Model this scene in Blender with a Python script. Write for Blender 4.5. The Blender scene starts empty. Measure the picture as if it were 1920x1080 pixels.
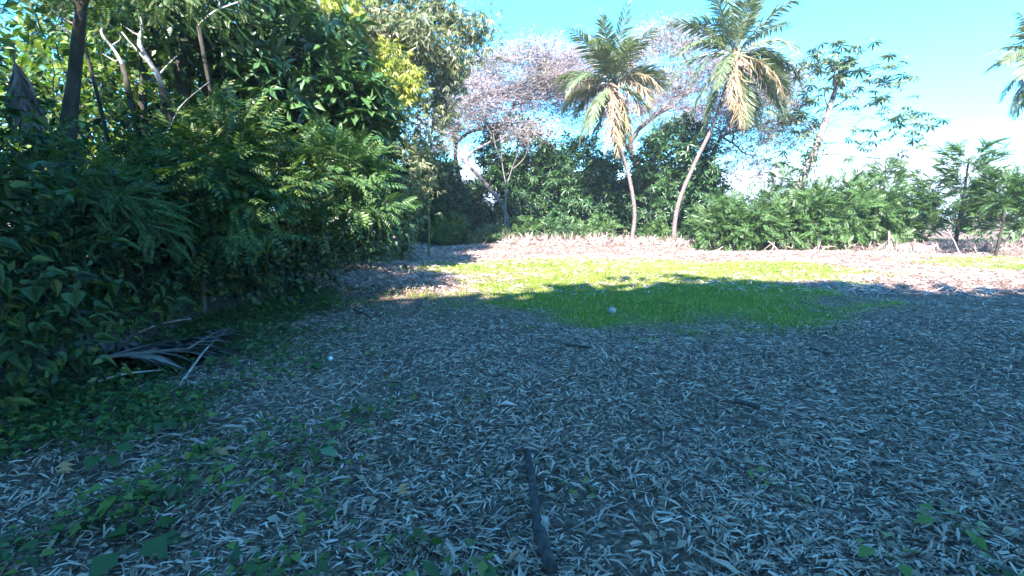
import bpy, math, random
import numpy as np
from mathutils import Vector

# ------------------------------------------------------------------ camera, sky, sun, exposure
S = bpy.context.scene
R = math.radians
CAM_H, PITCH, FPX = 1.55, R(9.0), 850.0
cam_d = bpy.data.cameras.new('camera')
cam = bpy.data.objects.new('camera', cam_d)
S.collection.objects.link(cam)
cam.location = (0, 0, CAM_H)
cam.rotation_euler = (R(90) - PITCH, 0, 0)
cam_d.sensor_width = 36.0
cam_d.lens = 36.0 * FPX / 1920.0
cam_d.clip_start, cam_d.clip_end = 0.05, 3000
S.camera = cam

SUN_EL, SUN_AZ = R(41), R(16)          # azimuth: behind the viewpoint, turned to the left
SUNDIR = Vector((-math.sin(SUN_AZ) * math.cos(SUN_EL), -math.cos(SUN_AZ) * math.cos(SUN_EL), math.sin(SUN_EL)))
world = bpy.data.worlds.new('World')
S.world = world
world.use_nodes = True
wn, wl = world.node_tree.nodes, world.node_tree.links
wn.clear()
w_out = wn.new('ShaderNodeOutputWorld')
w_bg = wn.new('ShaderNodeBackground')
w_bg.inputs['Strength'].default_value = 0.098
sky = wn.new('ShaderNodeTexSky')
sky.sky_type = 'NISHITA'
sky.sun_disc = False
sky.sun_elevation = SUN_EL
sky.sun_rotation = math.pi + SUN_AZ    # same direction as the lamp
sky.air_density, sky.dust_density, sky.ozone_density = 1.0, 0.3, 1.0
w_tint = wn.new('ShaderNodeMix'); w_tint.data_type = 'RGBA'; w_tint.blend_type = 'MULTIPLY'
w_tint.inputs[0].default_value = 1.0
w_tint.inputs[7].default_value = (0.33, 1.0, 1.32, 1)      # the clear cyan cast of this sky
wl.new(sky.outputs[0], w_tint.inputs[6])
# low bank of thin white cloud around the horizon
tc = wn.new('ShaderNodeTexCoord')
sep = wn.new('ShaderNodeSeparateXYZ'); wl.new(tc.outputs['Generated'], sep.inputs[0])
mp = wn.new('ShaderNodeMapping'); mp.inputs['Scale'].default_value = (2.2, 2.2, 7.0)
wl.new(tc.outputs['Generated'], mp.inputs[0])
nz = wn.new('ShaderNodeTexNoise'); nz.inputs['Scale'].default_value = 1.6; nz.inputs['Detail'].default_value = 7
wl.new(mp.outputs[0], nz.inputs['Vector'])
low = wn.new('ShaderNodeMapRange'); low.interpolation_type = 'SMOOTHSTEP'
low.inputs[1].default_value, low.inputs[2].default_value = 0.0, 0.27
low.inputs[3].default_value, low.inputs[4].default_value = 0.62, -0.45
wl.new(sep.outputs[2], low.inputs[0])
addn = wn.new('ShaderNodeMath'); addn.operation = 'ADD'
wl.new(nz.outputs[0], addn.inputs[0]); wl.new(low.outputs[0], addn.inputs[1])
cl = wn.new('ShaderNodeMapRange'); cl.interpolation_type = 'SMOOTHSTEP'
cl.inputs[1].default_value, cl.inputs[2].default_value = 0.55, 1.05
wl.new(addn.outputs[0], cl.inputs[0])
w_mix = wn.new('ShaderNodeMix'); w_mix.data_type = 'RGBA'
w_mix.inputs[7].default_value = (3.3, 4.0, 5.0, 1)
wl.new(cl.outputs[0], w_mix.inputs[0]); wl.new(w_tint.outputs[2], w_mix.inputs[6])
wl.new(w_mix.outputs[2], w_bg.inputs[0]); wl.new(w_bg.outputs[0], w_out.inputs[0])

sun_d = bpy.data.lights.new('sun', 'SUN')
sun_d.energy, sun_d.angle, sun_d.color = 5.0, R(0.6), (1.0, 0.87, 0.82)
sun = bpy.data.objects.new('sun', sun_d)
S.collection.objects.link(sun)
sun.rotation_euler = SUNDIR.to_track_quat('Z', 'Y').to_euler()

S.view_settings.view_transform = 'Standard'
S.view_settings.look = 'None'
S.view_settings.gamma = 1.0
S.view_settings.exposure = 2.78
S.render.engine = 'CYCLES'
S.cycles.use_denoising = True
S.cycles.max_bounces = 6
S.cycles.diffuse_bounces = 3
S.cycles.transmission_bounces = 3
S.cycles.glossy_bounces = 2
S.cycles.caustics_reflective = S.cycles.caustics_refractive = False

# ------------------------------------------------------------------ helpers
rng = np.random.default_rng(11)
COL = S.collection
CP, SP = math.cos(PITCH), math.sin(PITCH)
A3 = lambda *v: np.array(v, float)

def at(px, py, Y):
    """world point at forward distance Y seen at photograph pixel px, py"""
    xr, yr = (px - 960) / FPX, (540 - py) / FPX
    d = A3(xr, CP + yr * SP, -SP + yr * CP)
    return A3(0, 0, CAM_H) + d * (Y / d[1])

def gh(x, y):
    """height of the ground"""
    x, y = np.asarray(x, float), np.asarray(y, float)
    h = 0.030 * np.sin(x * 0.9 + 0.4 * y) + 0.025 * np.sin(1.7 * y - 0.6 * x + 1) + 0.014 * np.sin(3.1 * x + 2.2 * y) + 0.01 * np.sin(5.3 * y - 4.1 * x)
    h = h + 0.28 * np.exp(-(((x - 2.5) / 4.5) ** 2 + ((y - 23) / 2.2) ** 2))      # low bank at the back of the field
    h = h + 0.35 / (1 + np.exp((x + 4.6) / 0.35)) * (y < 40)                     # bank under the left-hand thicket
    return h

def G(px, py):
    xr, yr = (px - 960) / FPX, (540 - py) / FPX
    d = A3(xr, CP + yr * SP, -SP + yr * CP)
    p = A3(0, 0, CAM_H) + d * (CAM_H / -d[2])
    p[2] = gh(p[0], p[1])
    return p

def link(o, parent=None):
    COL.objects.link(o)
    if parent is not None:
        o.parent = parent
    return o

def tag(o, label=None, cat=None, group=None, kind=None):
    if label: o['label'] = label
    if cat: o['category'] = cat
    if group: o['group'] = group
    if kind: o['kind'] = kind
    return o

def thing(name, label, cat, group=None, loc=(0, 0, 0)):
    o = bpy.data.objects.new(name, None)
    o.empty_display_size = 0.2
    o.location = loc
    link(o)
    return tag(o, label, cat, group)

class MB:
    """collects vertex and face blocks; build() makes ONE mesh object"""
    def __init__(s):
        s.v, s.f, s.n = [], [], 0
    def add(s, v, f, mat=0):
        v = np.asarray(v, np.float32).reshape(-1, 3)
        f = np.asarray(f, np.int32)
        s.v.append(v); s.f.append((f + s.n, mat)); s.n += len(v)
    def mesh(s, name, mats, smooth=False, origin=(0, 0, 0)):
        me = bpy.data.meshes.new(name)
        V = np.concatenate(s.v) - np.asarray(origin, np.float32)
        loops = np.concatenate([f.ravel() for f, m in s.f])
        tot = np.concatenate([np.full(len(f), f.shape[1], np.int32) for f, m in s.f])
        mi = np.concatenate([np.full(len(f), m, np.int32) for f, m in s.f])
        st = np.concatenate([[0], np.cumsum(tot)[:-1]]).astype(np.int32)
        me.vertices.add(len(V)); me.vertices.foreach_set('co', V.astype(np.float32).ravel())
        me.loops.add(len(loops)); me.loops.foreach_set('vertex_index', loops)
        me.polygons.add(len(tot)); me.polygons.foreach_set('loop_start', st)
        me.polygons.foreach_set('material_index', mi)
        if smooth:
            me.polygons.foreach_set('use_smooth', np.ones(len(tot), bool))
        for m in (mats if isinstance(mats, (list, tuple)) else [mats]):
            me.materials.append(m)
        me.update(calc_edges=True)
        me.validate()
        return me
    def build(s, name, mats, parent=None, smooth=False, loc=None):
        """geometry is given in world space; the object's origin goes to its parent or to loc"""
        org = np.array(parent.location) if parent is not None else (np.asarray(loc, float) if loc is not None else np.zeros(3))
        o = bpy.data.objects.new(name, s.mesh(name, mats, smooth, org))
        if parent is None: o.location = org
        return link(o, parent)

def nrm(v):
    return v / np.maximum(np.linalg.norm(v, axis=-1, keepdims=True), 1e-9)

def rdir(n):
    return nrm(rng.normal(size=(n, 3)))

# leaf templates: length along +X from 0 to 1, width along Y
def t_leaf(w=0.4, bend=0.10, cup=0.10):
    return (A3([0, 0, 0], [.42, -w / 2, cup], [1, 0, -bend], [.42, w / 2, cup], [.5, 0, 0.02]),
            np.array([[0, 1, 4], [1, 2, 4], [4, 2, 3], [0, 4, 3]]))
def t_rhomb(w=0.4, cup=0.08):
    return (A3([0, 0, 0], [.45, -w / 2, cup], [1, 0, -.06], [.45, w / 2, cup]), np.array([[0, 1, 2], [0, 2, 3]]))
def t_strip(w=0.12, bend=0.12):
    return (A3([0, -w * .2, 0], [0, w * .2, 0], [.5, -w / 2, bend], [.5, w / 2, bend], [1, 0, 0]), np.array([[0, 2, 3], [0, 3, 1], [2, 4, 3]]))
def t_heart(w=0.8, cup=.12, bend=.22):
    o = [(0, 0), (-.10, .16), (-.02, .36), (.16, .48), (.38, .46), (.62, .30), (.82, .13), (1, 0)]
    z = lambda x, y: cup * (abs(y) / .5) ** 1.3 - bend * x * x + .10 * x
    L = [(x, y * w, z(x, y)) for x, y in o]; Rr = [(x, -y * w, z(x, y)) for x, y in o[1:-1]]
    mid = [(.35, 0, z(.35, 0)), (.7, 0, z(.7, 0))]
    V = A3(*(L + Rr + mid)); m1, m2 = 14, 15
    F = []
    for a in ([0, 1, 2, 3, 4, 5, 6, 7], [0, 8, 9, 10, 11, 12, 13, 7]):
        F += [[a[0], a[1], m1], [a[1], a[2], m1], [a[2], a[3], m1], [a[3], a[4], m1], [a[4], a[5], m1], [a[5], m2, m1], [a[5], a[6], m2], [a[6], a[7], m2]]
    return V, np.array(F)
def t_blade(w=.13, curl=.10, side=.06, blunt=.3):
    x = [0, .45, 1]; ww = [.30, .5, .5 * blunt]
    z = [0, curl, -.02]; yy = [0, side, 0]
    V = [(x[i], yy[i] + sg * ww[i] * w, z[i] + (.02 if sg > 0 else 0)) for i in range(3) for sg in (-1, 1)]
    F = []
    for i in range(2): F += [[2 * i, 2 * i + 2, 2 * i + 3], [2 * i, 2 * i + 3, 2 * i + 1]]
    return A3(*V), np.array(F)
def t_join(parts):
    V, F, n = [], [], 0
    for v, f in parts:
        V.append(v); F.append(f + n); n += len(v)
    return np.concatenate(V), np.concatenate(F)
def xf(t, ang=0, pitch=0, scale=1, off=(0, 0, 0), roll=0):
    v = t[0] * scale
    c, s_ = math.cos(roll), math.sin(roll); v = v @ A3([1, 0, 0], [0, c, s_], [0, -s_, c])
    c, s_ = math.cos(pitch), math.sin(pitch); v = v @ A3([c, 0, s_], [0, 1, 0], [-s_, 0, c])
    c, s_ = math.cos(ang), math.sin(ang); v = v @ A3([c, s_, 0], [-s_, c, 0], [0, 0, 1])
    return v + np.asarray(off), t[1]
def t_rosette(k=6, w=0.28, pitch=-0.25):
    return t_join([xf(t_rhomb(w), ang=2 * math.pi * i / k + .4 * math.sin(i * 7), pitch=pitch + .25 * math.sin(i * 3.3), scale=.85 + .15 * math.cos(i * 5)) for i in range(k)])
def t_palmate(k=9, w=0.26):
    return t_join([xf(t_rhomb(w, .03), ang=2 * math.pi * (i + .5) / k, pitch=-0.42 + .12 * math.sin(i * 4.1), scale=1 if i not in (0, k - 1) else .7) for i in range(k)])
def t_pinnate(n=9, w=0.22, L=0.32, droop=0.35):
    """feather-like compound leaf"""
    ps = []
    for i in range(n):
        u = (i + 1) / n
        x = u * (1 - .12 * u); z = .15 * u - droop * u * u
        l = L * (1 - .55 * abs(u - .45))
        for sgn in (-1, 1):
            ps.append(xf(t_rhomb(w, .05), ang=sgn * (1.15 - .25 * u), pitch=-.25, scale=l, off=(x, 0, z)))
    x1, z1 = .88, .15 - droop
    ps.append((A3([0, -.008, 0], [0, .008, 0], [.5, .006, .075 - droop * .28], [x1, 0, z1]), np.array([[0, 1, 2], [0, 2, 3]])))
    return t_join(ps)
def t_spray(k=5, w=0.16):
    """a drooping tuft of narrow leaves (bamboo)"""
    ps = []
    for i in range(k):
        a = (i / (k - 1) - .5) * 1.9
        ps.append(xf(t_strip(w, .06), ang=a, pitch=-.5 - .3 * math.cos(i * 2.7), scale=.75 + .25 * math.sin(i * 2.1 + 1), off=(.06 * i / k, 0, 0)))
    return t_join(ps)

def scatter(mb, t, P, D, U, Sc, mat=0):
    P, D, U = (np.atleast_2d(np.asarray(a, float)) for a in (P, D, U))
    n = len(P)
    D = np.broadcast_to(D, (n, 3)); U = np.broadcast_to(U, (n, 3))
    X = nrm(D); Y = nrm(np.cross(U, X)); Z = np.cross(X, Y)
    M = np.stack([X, Y, Z], 1) * np.broadcast_to(np.asarray(Sc, float).reshape(-1, 1, 1), (n, 1, 1))
    V = np.einsum('kj,njm->nkm', t[0], M) + P[:, None, :]
    k = len(t[0])
    F = t[1][None] + (np.arange(n) * k)[:, None, None]
    mb.add(V.reshape(-1, 3), F.reshape(-1, t[1].shape[1]), mat)

def sticks(mb, P0, P1, R0, R1, sides=5, mat=0):
    """many tapered prisms at once"""
    P0, P1 = np.atleast_2d(P0).astype(float), np.atleast_2d(P1).astype(float)
    n = len(P0)
    if n == 0: return
    R0 = np.broadcast_to(np.asarray(R0, float), (n,)); R1 = np.broadcast_to(np.asarray(R1, float), (n,))
    D = nrm(P1 - P0)
    ref = np.where(np.abs(D[:, 2:3]) > .9, A3(1, 0, 0), A3(0, 0, 1))
    X = nrm(np.cross(ref, D)); Y = np.cross(D, X)
    a = np.arange(sides) * 2 * math.pi / sides
    ring = X[:, None] * np.cos(a)[None, :, None] + Y[:, None] * np.sin(a)[None, :, None]
    V = np.concatenate([P0[:, None] + ring * R0[:, None, None], P1[:, None] + ring * R1[:, None, None]], 1)
    i = np.arange(sides); j = (i + 1) % sides
    q = np.stack([i, j, j + sides, i + sides], 1)
    F = q[None] + (np.arange(n) * 2 * sides)[:, None, None]
    mb.add(V.reshape(-1, 3), F.reshape(-1, 4), mat)

def tube(mb, pts, rad, sides=8, mat=0, rough=0.0):
    pts = np.asarray(pts, float); n = len(pts)
    rad = np.broadcast_to(np.asarray(rad, float), (n,))
    T = nrm(np.gradient(pts, axis=0))
    ref = A3(0.31, 0.17, 0.93) if abs(T[0, 2]) < .8 else A3(1, .2, 0)
    X = nrm(np.cross(ref, T)); Y = np.cross(T, X)
    a = np.arange(sides) * 2 * math.pi / sides
    rr = rad[:, None] * (1 + rough * rng.normal(size=(n, sides)))
    V = pts[:, None] + (X[:, None] * np.cos(a)[None, :, None] + Y[:, None] * np.sin(a)[None, :, None]) * rr[:, :, None]
    i = np.arange(sides); j = (i + 1) % sides
    q = np.stack([i, j, j + sides, i + sides], 1)
    F = (q[None] + (np.arange(n - 1) * sides)[:, None, None]).reshape(-1, 4)
    V = V.reshape(-1, 3)
    nn = len(V)
    mb.add(np.concatenate([V, pts[:1], pts[-1:]]), F, mat)
    cap = np.concatenate([np.stack([j, i, np.full(sides, nn)], 1), np.stack([i + (n - 1) * sides, j + (n - 1) * sides, np.full(sides, nn + 1)], 1)])
    mb.f.append((cap.astype(np.int32) + (mb.n - nn - 2), mat))

def spline(ctrl, n):
    """smooth curve through control points"""
    c = np.asarray(ctrl, float); m = len(c)
    t = np.linspace(0, m - 1, n); i = np.clip(t.astype(int), 0, m - 2); u = (t - i)[:, None]
    p0 = c[np.maximum(i - 1, 0)]; p1 = c[i]; p2 = c[i + 1]; p3 = c[np.minimum(i + 2, m - 1)]
    return .5 * (2 * p1 + (p2 - p0) * u + (2 * p0 - 5 * p1 + 4 * p2 - p3) * u ** 2 + (3 * p1 - p0 - 3 * p2 + p3) * u ** 3)

# ------------------------------------------------------------------ materials
def new_mat(name):
    m = bpy.data.materials.new(name); m.use_nodes = True
    nt = m.node_tree; nt.nodes.clear()
    return m, nt.nodes, nt.links
def ramp(n, cols):
    r = n.new('ShaderNodeValToRGB'); e = r.color_ramp.elements
    while len(e) < len(cols): e.new(0.5)
    for k, (p, c) in enumerate(cols):
        e[k].position = p; e[k].color = (*c, 1)
    return r
def leaf_mat(name, cols, rough=0.5, transl=0.3, tcol=None, spec=0.4):
    """leaf-to-leaf colour variation, some light through the blade"""
    m, n, l = new_mat(name)
    out = n.new('ShaderNodeOutputMaterial'); g = n.new('ShaderNodeNewGeometry')
    k = len(cols)
    r = ramp(n, [(i / max(k - 1, 1), c) for i, c in enumerate(cols)])
    l.new(g.outputs['Random Per Island'], r.inputs[0])
    p = n.new('ShaderNodeBsdfPrincipled'); p.inputs['Roughness'].default_value = rough
    p.inputs['Specular IOR Level'].default_value = spec
    l.new(r.outputs[0], p.inputs['Base Color'])
    t = n.new('ShaderNodeBsdfTranslucent')
    mx = n.new('ShaderNodeMix'); mx.data_type = 'RGBA'; mx.blend_type = 'MULTIPLY'; mx.inputs[0].default_value = 1
    mx.inputs[7].default_value = (*(tcol or (1.25, 1.35, .55)), 1)
    l.new(r.outputs[0], mx.inputs[6]); l.new(mx.outputs[2], t.inputs[0])
    ms = n.new('ShaderNodeMixShader'); ms.inputs[0].default_value = transl
    l.new(p.outputs[0], ms.inputs[1]); l.new(t.outputs[0], ms.inputs[2]); l.new(ms.outputs[0], out.inputs[0])
    return m
def bark_mat(name, c1, c2, scale=14, zs=.25, rough=.85):
    m, n, l = new_mat(name)
    out = n.new('ShaderNodeOutputMaterial'); tc = n.new('ShaderNodeTexCoord'); mp = n.new('ShaderNodeMapping')
    mp.inputs['Scale'].default_value = (1, 1, zs); l.new(tc.outputs['Object'], mp.inputs[0])
    nz = n.new('ShaderNodeTexNoise'); nz.inputs['Scale'].default_value = scale; nz.inputs['Detail'].default_value = 6
    l.new(mp.outputs[0], nz.inputs['Vector'])
    r = ramp(n, [(.3, c1), (.7, c2)]); l.new(nz.outputs[0], r.inputs[0])
    p = n.new('ShaderNodeBsdfPrincipled'); p.inputs['Roughness'].default_value = rough; p.inputs['Specular IOR Level'].default_value = .2
    b = n.new('ShaderNodeBump'); b.inputs['Strength'].default_value = .6; b.inputs['Distance'].default_value = .03
    l.new(nz.outputs[0], b.inputs['Height']); l.new(b.outputs[0], p.inputs['Normal'])
    l.new(r.outputs[0], p.inputs['Base Color']); l.new(p.outputs[0], out.inputs[0])
    return m

M = {}
M['dark_leaf'] = leaf_mat('dark_broad_leaf', [(.016, .046, .016), (.030, .080, .022), (.052, .115, .028)], .42, .22)
M['vine_leaf'] = leaf_mat('vine_leaf', [(.008, .025, .011), (.014, .042, .014), (.026, .066, .016), (.045, .095, .02), (.11, .14, .028)], .55, .25)
M['green_leaf'] = leaf_mat('fresh_green_leaf', [(.035, .095, .018), (.065, .14, .025), (.11, .18, .03), (.16, .21, .04)], .42, .35)
M['gloss_leaf'] = leaf_mat('glossy_broad_leaf', [(.030, .085, .030), (.05, .12, .04), (.07, .14, .05)], .24, .15, spec=.6)
M['mango_leaf'] = leaf_mat('dark_evergreen_leaf', [(.015, .048, .020), (.028, .075, .024), (.05, .11, .03)], .38, .15)
M['shrub_leaf'] = leaf_mat('shrub_leaf', [(.035, .085, .030), (.055, .12, .035), (.09, .165, .045)], .40, .25)
M['feather_leaf'] = leaf_mat('feathery_leaf', [(.018, .055, .02), (.036, .09, .024), (.07, .135, .03), (.14, .18, .035)], .5, .3)
M['bamboo_leaf'] = leaf_mat('bamboo_leaf', [(.04, .08, .03), (.08, .125, .045), (.16, .18, .08), (.27, .25, .17)], .45, .3)
M['bamboo_yellow'] = leaf_mat('yellow_green_bamboo_leaf', [(.12, .18, .025), (.20, .25, .03), (.30, .30, .06)], .45, .3)
M['pods'] = leaf_mat('dry_mauve_leaflet', [(.20, .175, .19), (.32, .285, .305), (.45, .40, .43), (.58, .52, .55)], .7, .5, (1, 1, .9), .2)
M['raintree_green'] = leaf_mat('sparse_grey_green_leaflet', [(.07, .10, .05), (.12, .14, .07), (.2, .19, .13)], .6, .3)
M['frond'] = leaf_mat('green_frond', [(.08, .125, .06), (.13, .18, .095), (.20, .24, .14)], .33, .25, spec=.6)
M['frond_dry'] = leaf_mat('dry_yellow_frond', [(.22, .165, .085), (.35, .275, .16), (.45, .38, .25)], .6, .3, (1.1, 1, .7), .3)
M['frond_brown'] = leaf_mat('dead_brown_frond', [(.16, .12, .08), (.26, .20, .14), (.36, .29, .22)], .7, .15, (1, .9, .7), .2)
M['dead_grey'] = leaf_mat('dead_grey_frond', [(.05, .044, .04), (.11, .098, .09), (.19, .17, .155)], .7, .1, (1, 1, 1), .2)
M['cecropia'] = leaf_mat('cecropia_leaf', [(.05, .09, .05), (.08, .13, .07), (.13, .17, .10)], .5, .2)
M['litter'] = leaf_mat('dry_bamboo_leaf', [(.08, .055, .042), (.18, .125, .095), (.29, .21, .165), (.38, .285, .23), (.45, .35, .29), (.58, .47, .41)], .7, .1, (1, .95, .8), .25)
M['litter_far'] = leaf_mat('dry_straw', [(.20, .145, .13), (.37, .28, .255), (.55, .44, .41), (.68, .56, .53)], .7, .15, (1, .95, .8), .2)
M['rust_leaf'] = leaf_mat('rust_brown_leaf', [(.34, .16, .075), (.46, .25, .13)], .6, .15, (1, .9, .6), .25)
M['grass'] = leaf_mat('short_grass', [(.07, .17, .045), (.14, .25, .05), (.25, .33, .06), (.42, .40, .14)], .5, .35, (1.2, 1.2, .4))
M['bark_dark'] = bark_mat('dark_bark', (.018, .020, .016), (.06, .058, .045))
M['bark_brown'] = bark_mat('brown_bark', (.05, .042, .035), (.14, .12, .10))
M['bark_pale'] = bark_mat('pale_bark', (.22, .21, .20), (.48, .46, .44), 9)
M['bark_mauve'] = bark_mat('grey_bark', (.085, .073, .075), (.23, .20, .205), 10)
M['twig'] = bark_mat('pale_mauve_twig', (.20, .17, .175), (.40, .345, .355), 8)
M['palm_bark'] = bark_mat('palm_bark', (.065, .055, .052), (.19, .165, .16), 9, 2.5)
M['culm'] = bark_mat('bamboo_culm', (.05, .08, .03), (.15, .17, .06), 5, .2, .4)
M['stick'] = bark_mat('dry_stick', (.16, .13, .11), (.38, .33, .30), 20, .6)
M['stick_dark'] = bark_mat('damp_stick', (.02, .019, .018), (.075, .068, .066), 20, .6)
M['white_block'] = bark_mat('white_block', (.68, .67, .66), (.82, .81, .80), 6, 1)
M['stone'] = bark_mat('stone', (.22, .21, .20), (.45, .43, .41), 12, 1)

def lawn_mask_nodes(n, l):
    """where short grass grows on this field: two patches with ragged edges, in metres on the ground"""
    tc = n.new('ShaderNodeTexCoord')
    nz = n.new('ShaderNodeTexNoise'); nz.inputs['Scale'].default_value = .55; nz.inputs['Detail'].default_value = 5
    l.new(tc.outputs['Object'], nz.inputs['Vector'])
    def blob(cx, cy, rx, ry):
        mp = n.new('ShaderNodeMapping'); mp.vector_type = 'POINT'
        mp.inputs['Location'].default_value = (-cx / rx, -cy / ry, 0); mp.inputs['Scale'].default_value = (1 / rx, 1 / ry, 0)
        l.new(tc.outputs['Object'], mp.inputs[0])
        ln = n.new('ShaderNodeVectorMath'); ln.operation = 'LENGTH'; l.new(mp.outputs[0], ln.inputs[0])
        return ln.outputs['Value']
    vals = [blob(*b) for b in LAWN]
    cur = vals[0]
    for v in vals[1:]:
        mn = n.new('ShaderNodeMath'); mn.operation = 'MINIMUM'; l.new(cur, mn.inputs[0]); l.new(v, mn.inputs[1]); cur = mn.outputs[0]
    ad = n.new('ShaderNodeMath'); ad.operation = 'MULTIPLY_ADD'; l.new(nz.outputs[0], ad.inputs[0]); ad.inputs[1].default_value = 1.3; l.new(cur, ad.inputs[2])
    mr = n.new('ShaderNodeMapRange'); mr.inputs[1].default_value, mr.inputs[2].default_value = 1.75, 1.35
    l.new(ad.outputs[0], mr.inputs[0])
    return tc, mr.outputs[0]

# grass patches: centre x, y, half sizes (m)
LAWN = [(2.7, 9.7, 3.9, 3.4), (2.4, 14.2, 5.6, 2.3), (7.0, 13.2, 3.1, 2.3), (17.8, 14.8, 3.8, 2.4)]
def lawn_w(x, y):
    d = np.min([np.hypot((x - c[0]) / c[2], (y - c[1]) / c[3]) for c in LAWN], 0)
    return d + .13 * np.sin(2.3 * x + 1.1 * y) + .12 * np.sin(3.7 * y - 1.9 * x + 1) + .08 * np.sin(6.1 * x + 4.7 * y)

def ground_material():
    m, n, l = new_mat('field_ground')
    out = n.new('ShaderNodeOutputMaterial')
    tc, mask = lawn_mask_nodes(n, l)
    n1 = n.new('ShaderNodeTexNoise'); n1.inputs['Scale'].default_value = 26; n1.inputs['Detail'].default_value = 8; n1.inputs['Roughness'].default_value = .75
    n2 = n.new('ShaderNodeTexNoise'); n2.inputs['Scale'].default_value = .8; n2.inputs['Detail'].default_value = 4
    for q in (n1, n2): l.new(tc.outputs['Object'], q.inputs['Vector'])
    ra = ramp(n, [(.34, (.05, .036, .028)), (.53, (.15, .108, .085)), (.66, (.32, .24, .20)), (.8, (.48, .38, .33))])
    l.new(n1.outputs[0], ra.inputs[0])
    rg = ramp(n, [(.3, (.05, .085, .015)), (.55, (.12, .16, .022)), (.75, (.24, .22, .06))]); l.new(n1.outputs[0], rg.inputs[0])
    mx = n.new('ShaderNodeMix'); mx.data_type = 'RGBA'
    l.new(mask, mx.inputs[0]); l.new(ra.outputs[0], mx.inputs[6]); l.new(rg.outputs[0], mx.inputs[7])
    p = n.new('ShaderNodeBsdfPrincipled'); p.inputs['Roughness'].default_value = .95; p.inputs['Specular IOR Level'].default_value = .1
    b = n.new('ShaderNodeBump'); b.inputs['Strength'].default_value = .9; b.inputs['Distance'].default_value = .03
    l.new(n1.outputs[0], b.inputs['Height']); l.new(b.outputs[0], p.inputs['Normal'])
    l.new(mx.outputs[2], p.inputs['Base Color']); l.new(p.outputs[0], out.inputs[0])
    return m

# ------------------------------------------------------------------ ground
def axis(lo, hi, step, far):
    near = np.arange(lo, hi + step / 2, step)
    k = np.geomspace(1, far, 14)
    return np.concatenate([lo - k[::-1], near, hi + k])
gx, gy = axis(-10, 24, .25, 900), axis(-8, 30, .25, 1400)
X, Y = np.meshgrid(gx, gy, indexing='ij')
Z = gh(X, Y)
Z = np.where((np.abs(X) > 60) | (Y > 70), 0, Z)
nx, ny = X.shape
idx = np.arange(nx * ny).reshape(nx, ny)
mb = MB(); mb.add(np.stack([X, Y, Z], -1), np.stack([idx[:-1, :-1], idx[1:, :-1], idx[1:, 1:], idx[:-1, 1:]], -1).reshape(-1, 4))
ground = mb.build('ground', ground_material(), smooth=True)
tag(ground, 'field floor of bare brown soil and leaf mould with short grass patches', 'ground', kind='structure')

# ------------------------------------------------------------------ tree machinery
def kmeans(P, k):
    c = P[rng.choice(len(P), k, replace=False)]
    for _ in range(4):
        a = np.argmin(((P[:, None] - c[None]) ** 2).sum(-1), 1)
        c = np.stack([P[a == i].mean(0) if (a == i).any() else P[rng.integers(len(P))] for i in range(k)])
    return a

def grow(pos, P, r, E, depth=0, f=.45, wob=.10, minr=.006, dirn=None):
    """limbs that fork and curve towards the points P; E collects (p0, p1, r0, r1)"""
    n = len(P)
    if dirn is None: dirn = A3(0, 0, 1)
    if n <= 2:
        for q in P:
            L = np.linalg.norm(q - pos); m = (pos + q) / 2 + dirn * L * .12 + rng.normal(size=3) * L * .05
            E.append((pos, m, max(r * .75, minr), minr * .8)); E.append((m, q, minr * .8, minr * .5))
        return
    k = 2 if (depth < 2 or rng.random() < .6) else 3
    a = kmeans(P, min(k, n))
    for i in range(k):
        c = P[a == i]
        if len(c) == 0: continue
        if len(c) == n:
            for q in c: E.append((pos, q, max(r * .5, minr), minr * .6))
            return
        ctr = c.mean(0); L = np.linalg.norm(ctr - pos)
        nxt = pos + (ctr - pos) * (f + .1 * rng.random()) + rng.normal(size=3) * L * wob * .5
        l2 = np.linalg.norm(nxt - pos)
        q = pos + dirn * l2 * .45 + rng.normal(size=3) * l2 * wob * .4
        rr = max(r * (len(c) / n) ** .48, minr)
        ts = (.33, .66, 1.) if l2 > .5 else (.5, 1.)
        prev, pr = pos, min(r, rr * 1.15)
        for t in ts:
            w = pos * (1 - t) ** 2 + q * 2 * t * (1 - t) + nxt * t * t
            cr = rr * (1.12 - .12 * t)
            E.append((prev, w, pr, cr)); prev, pr = w, cr
        grow(nxt, c, rr, E, depth + 1, f, wob, minr, nrm(nxt - q))

def limbs_to(mb, E):
    P0 = np.array([e[0] for e in E]); P1 = np.array([e[1] for e in E]); R0 = np.array([e[2] for e in E]); R1 = np.array([e[3] for e in E])
    big = R0 > .03
    sticks(mb, P0[big], P1[big], R0[big], R1[big], 7); sticks(mb, P0[~big], P1[~big], R0[~big], R1[~big], 3)

def ell(n, c, r, shell=0.0, flat=None):
    """points in an ellipsoid; shell pushes them outward"""
    d = rdir(n); u = rng.random(n) ** (1 / 3)
    u = shell + (1 - shell) * u
    return np.asarray(c) + d * u[:, None] * np.asarray(r)

def crown_leaves(mb, tips, per, tpl, size, spread, centre, droop=.3, outw=.8, upn=.7, mat=0, sv=.3, flat=1.0):
    n = len(tips) * per
    off = rng.normal(size=(n, 3)) * spread * A3(1, 1, flat)
    P = np.repeat(tips, per, 0) + off
    D = nrm(P - centre) * outw + rng.normal(size=(n, 3)) * .6 + nrm(off) * .5
    D[:, 2] -= droop
    U = rng.normal(size=(n, 3)) * .45 + A3(0, 0, upn) + nrm(P - centre) * .35
    scatter(mb, tpl, P, D, U, size * (1 + sv * rng.normal(size=n)).clip(.4, 1.8), mat)

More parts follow.
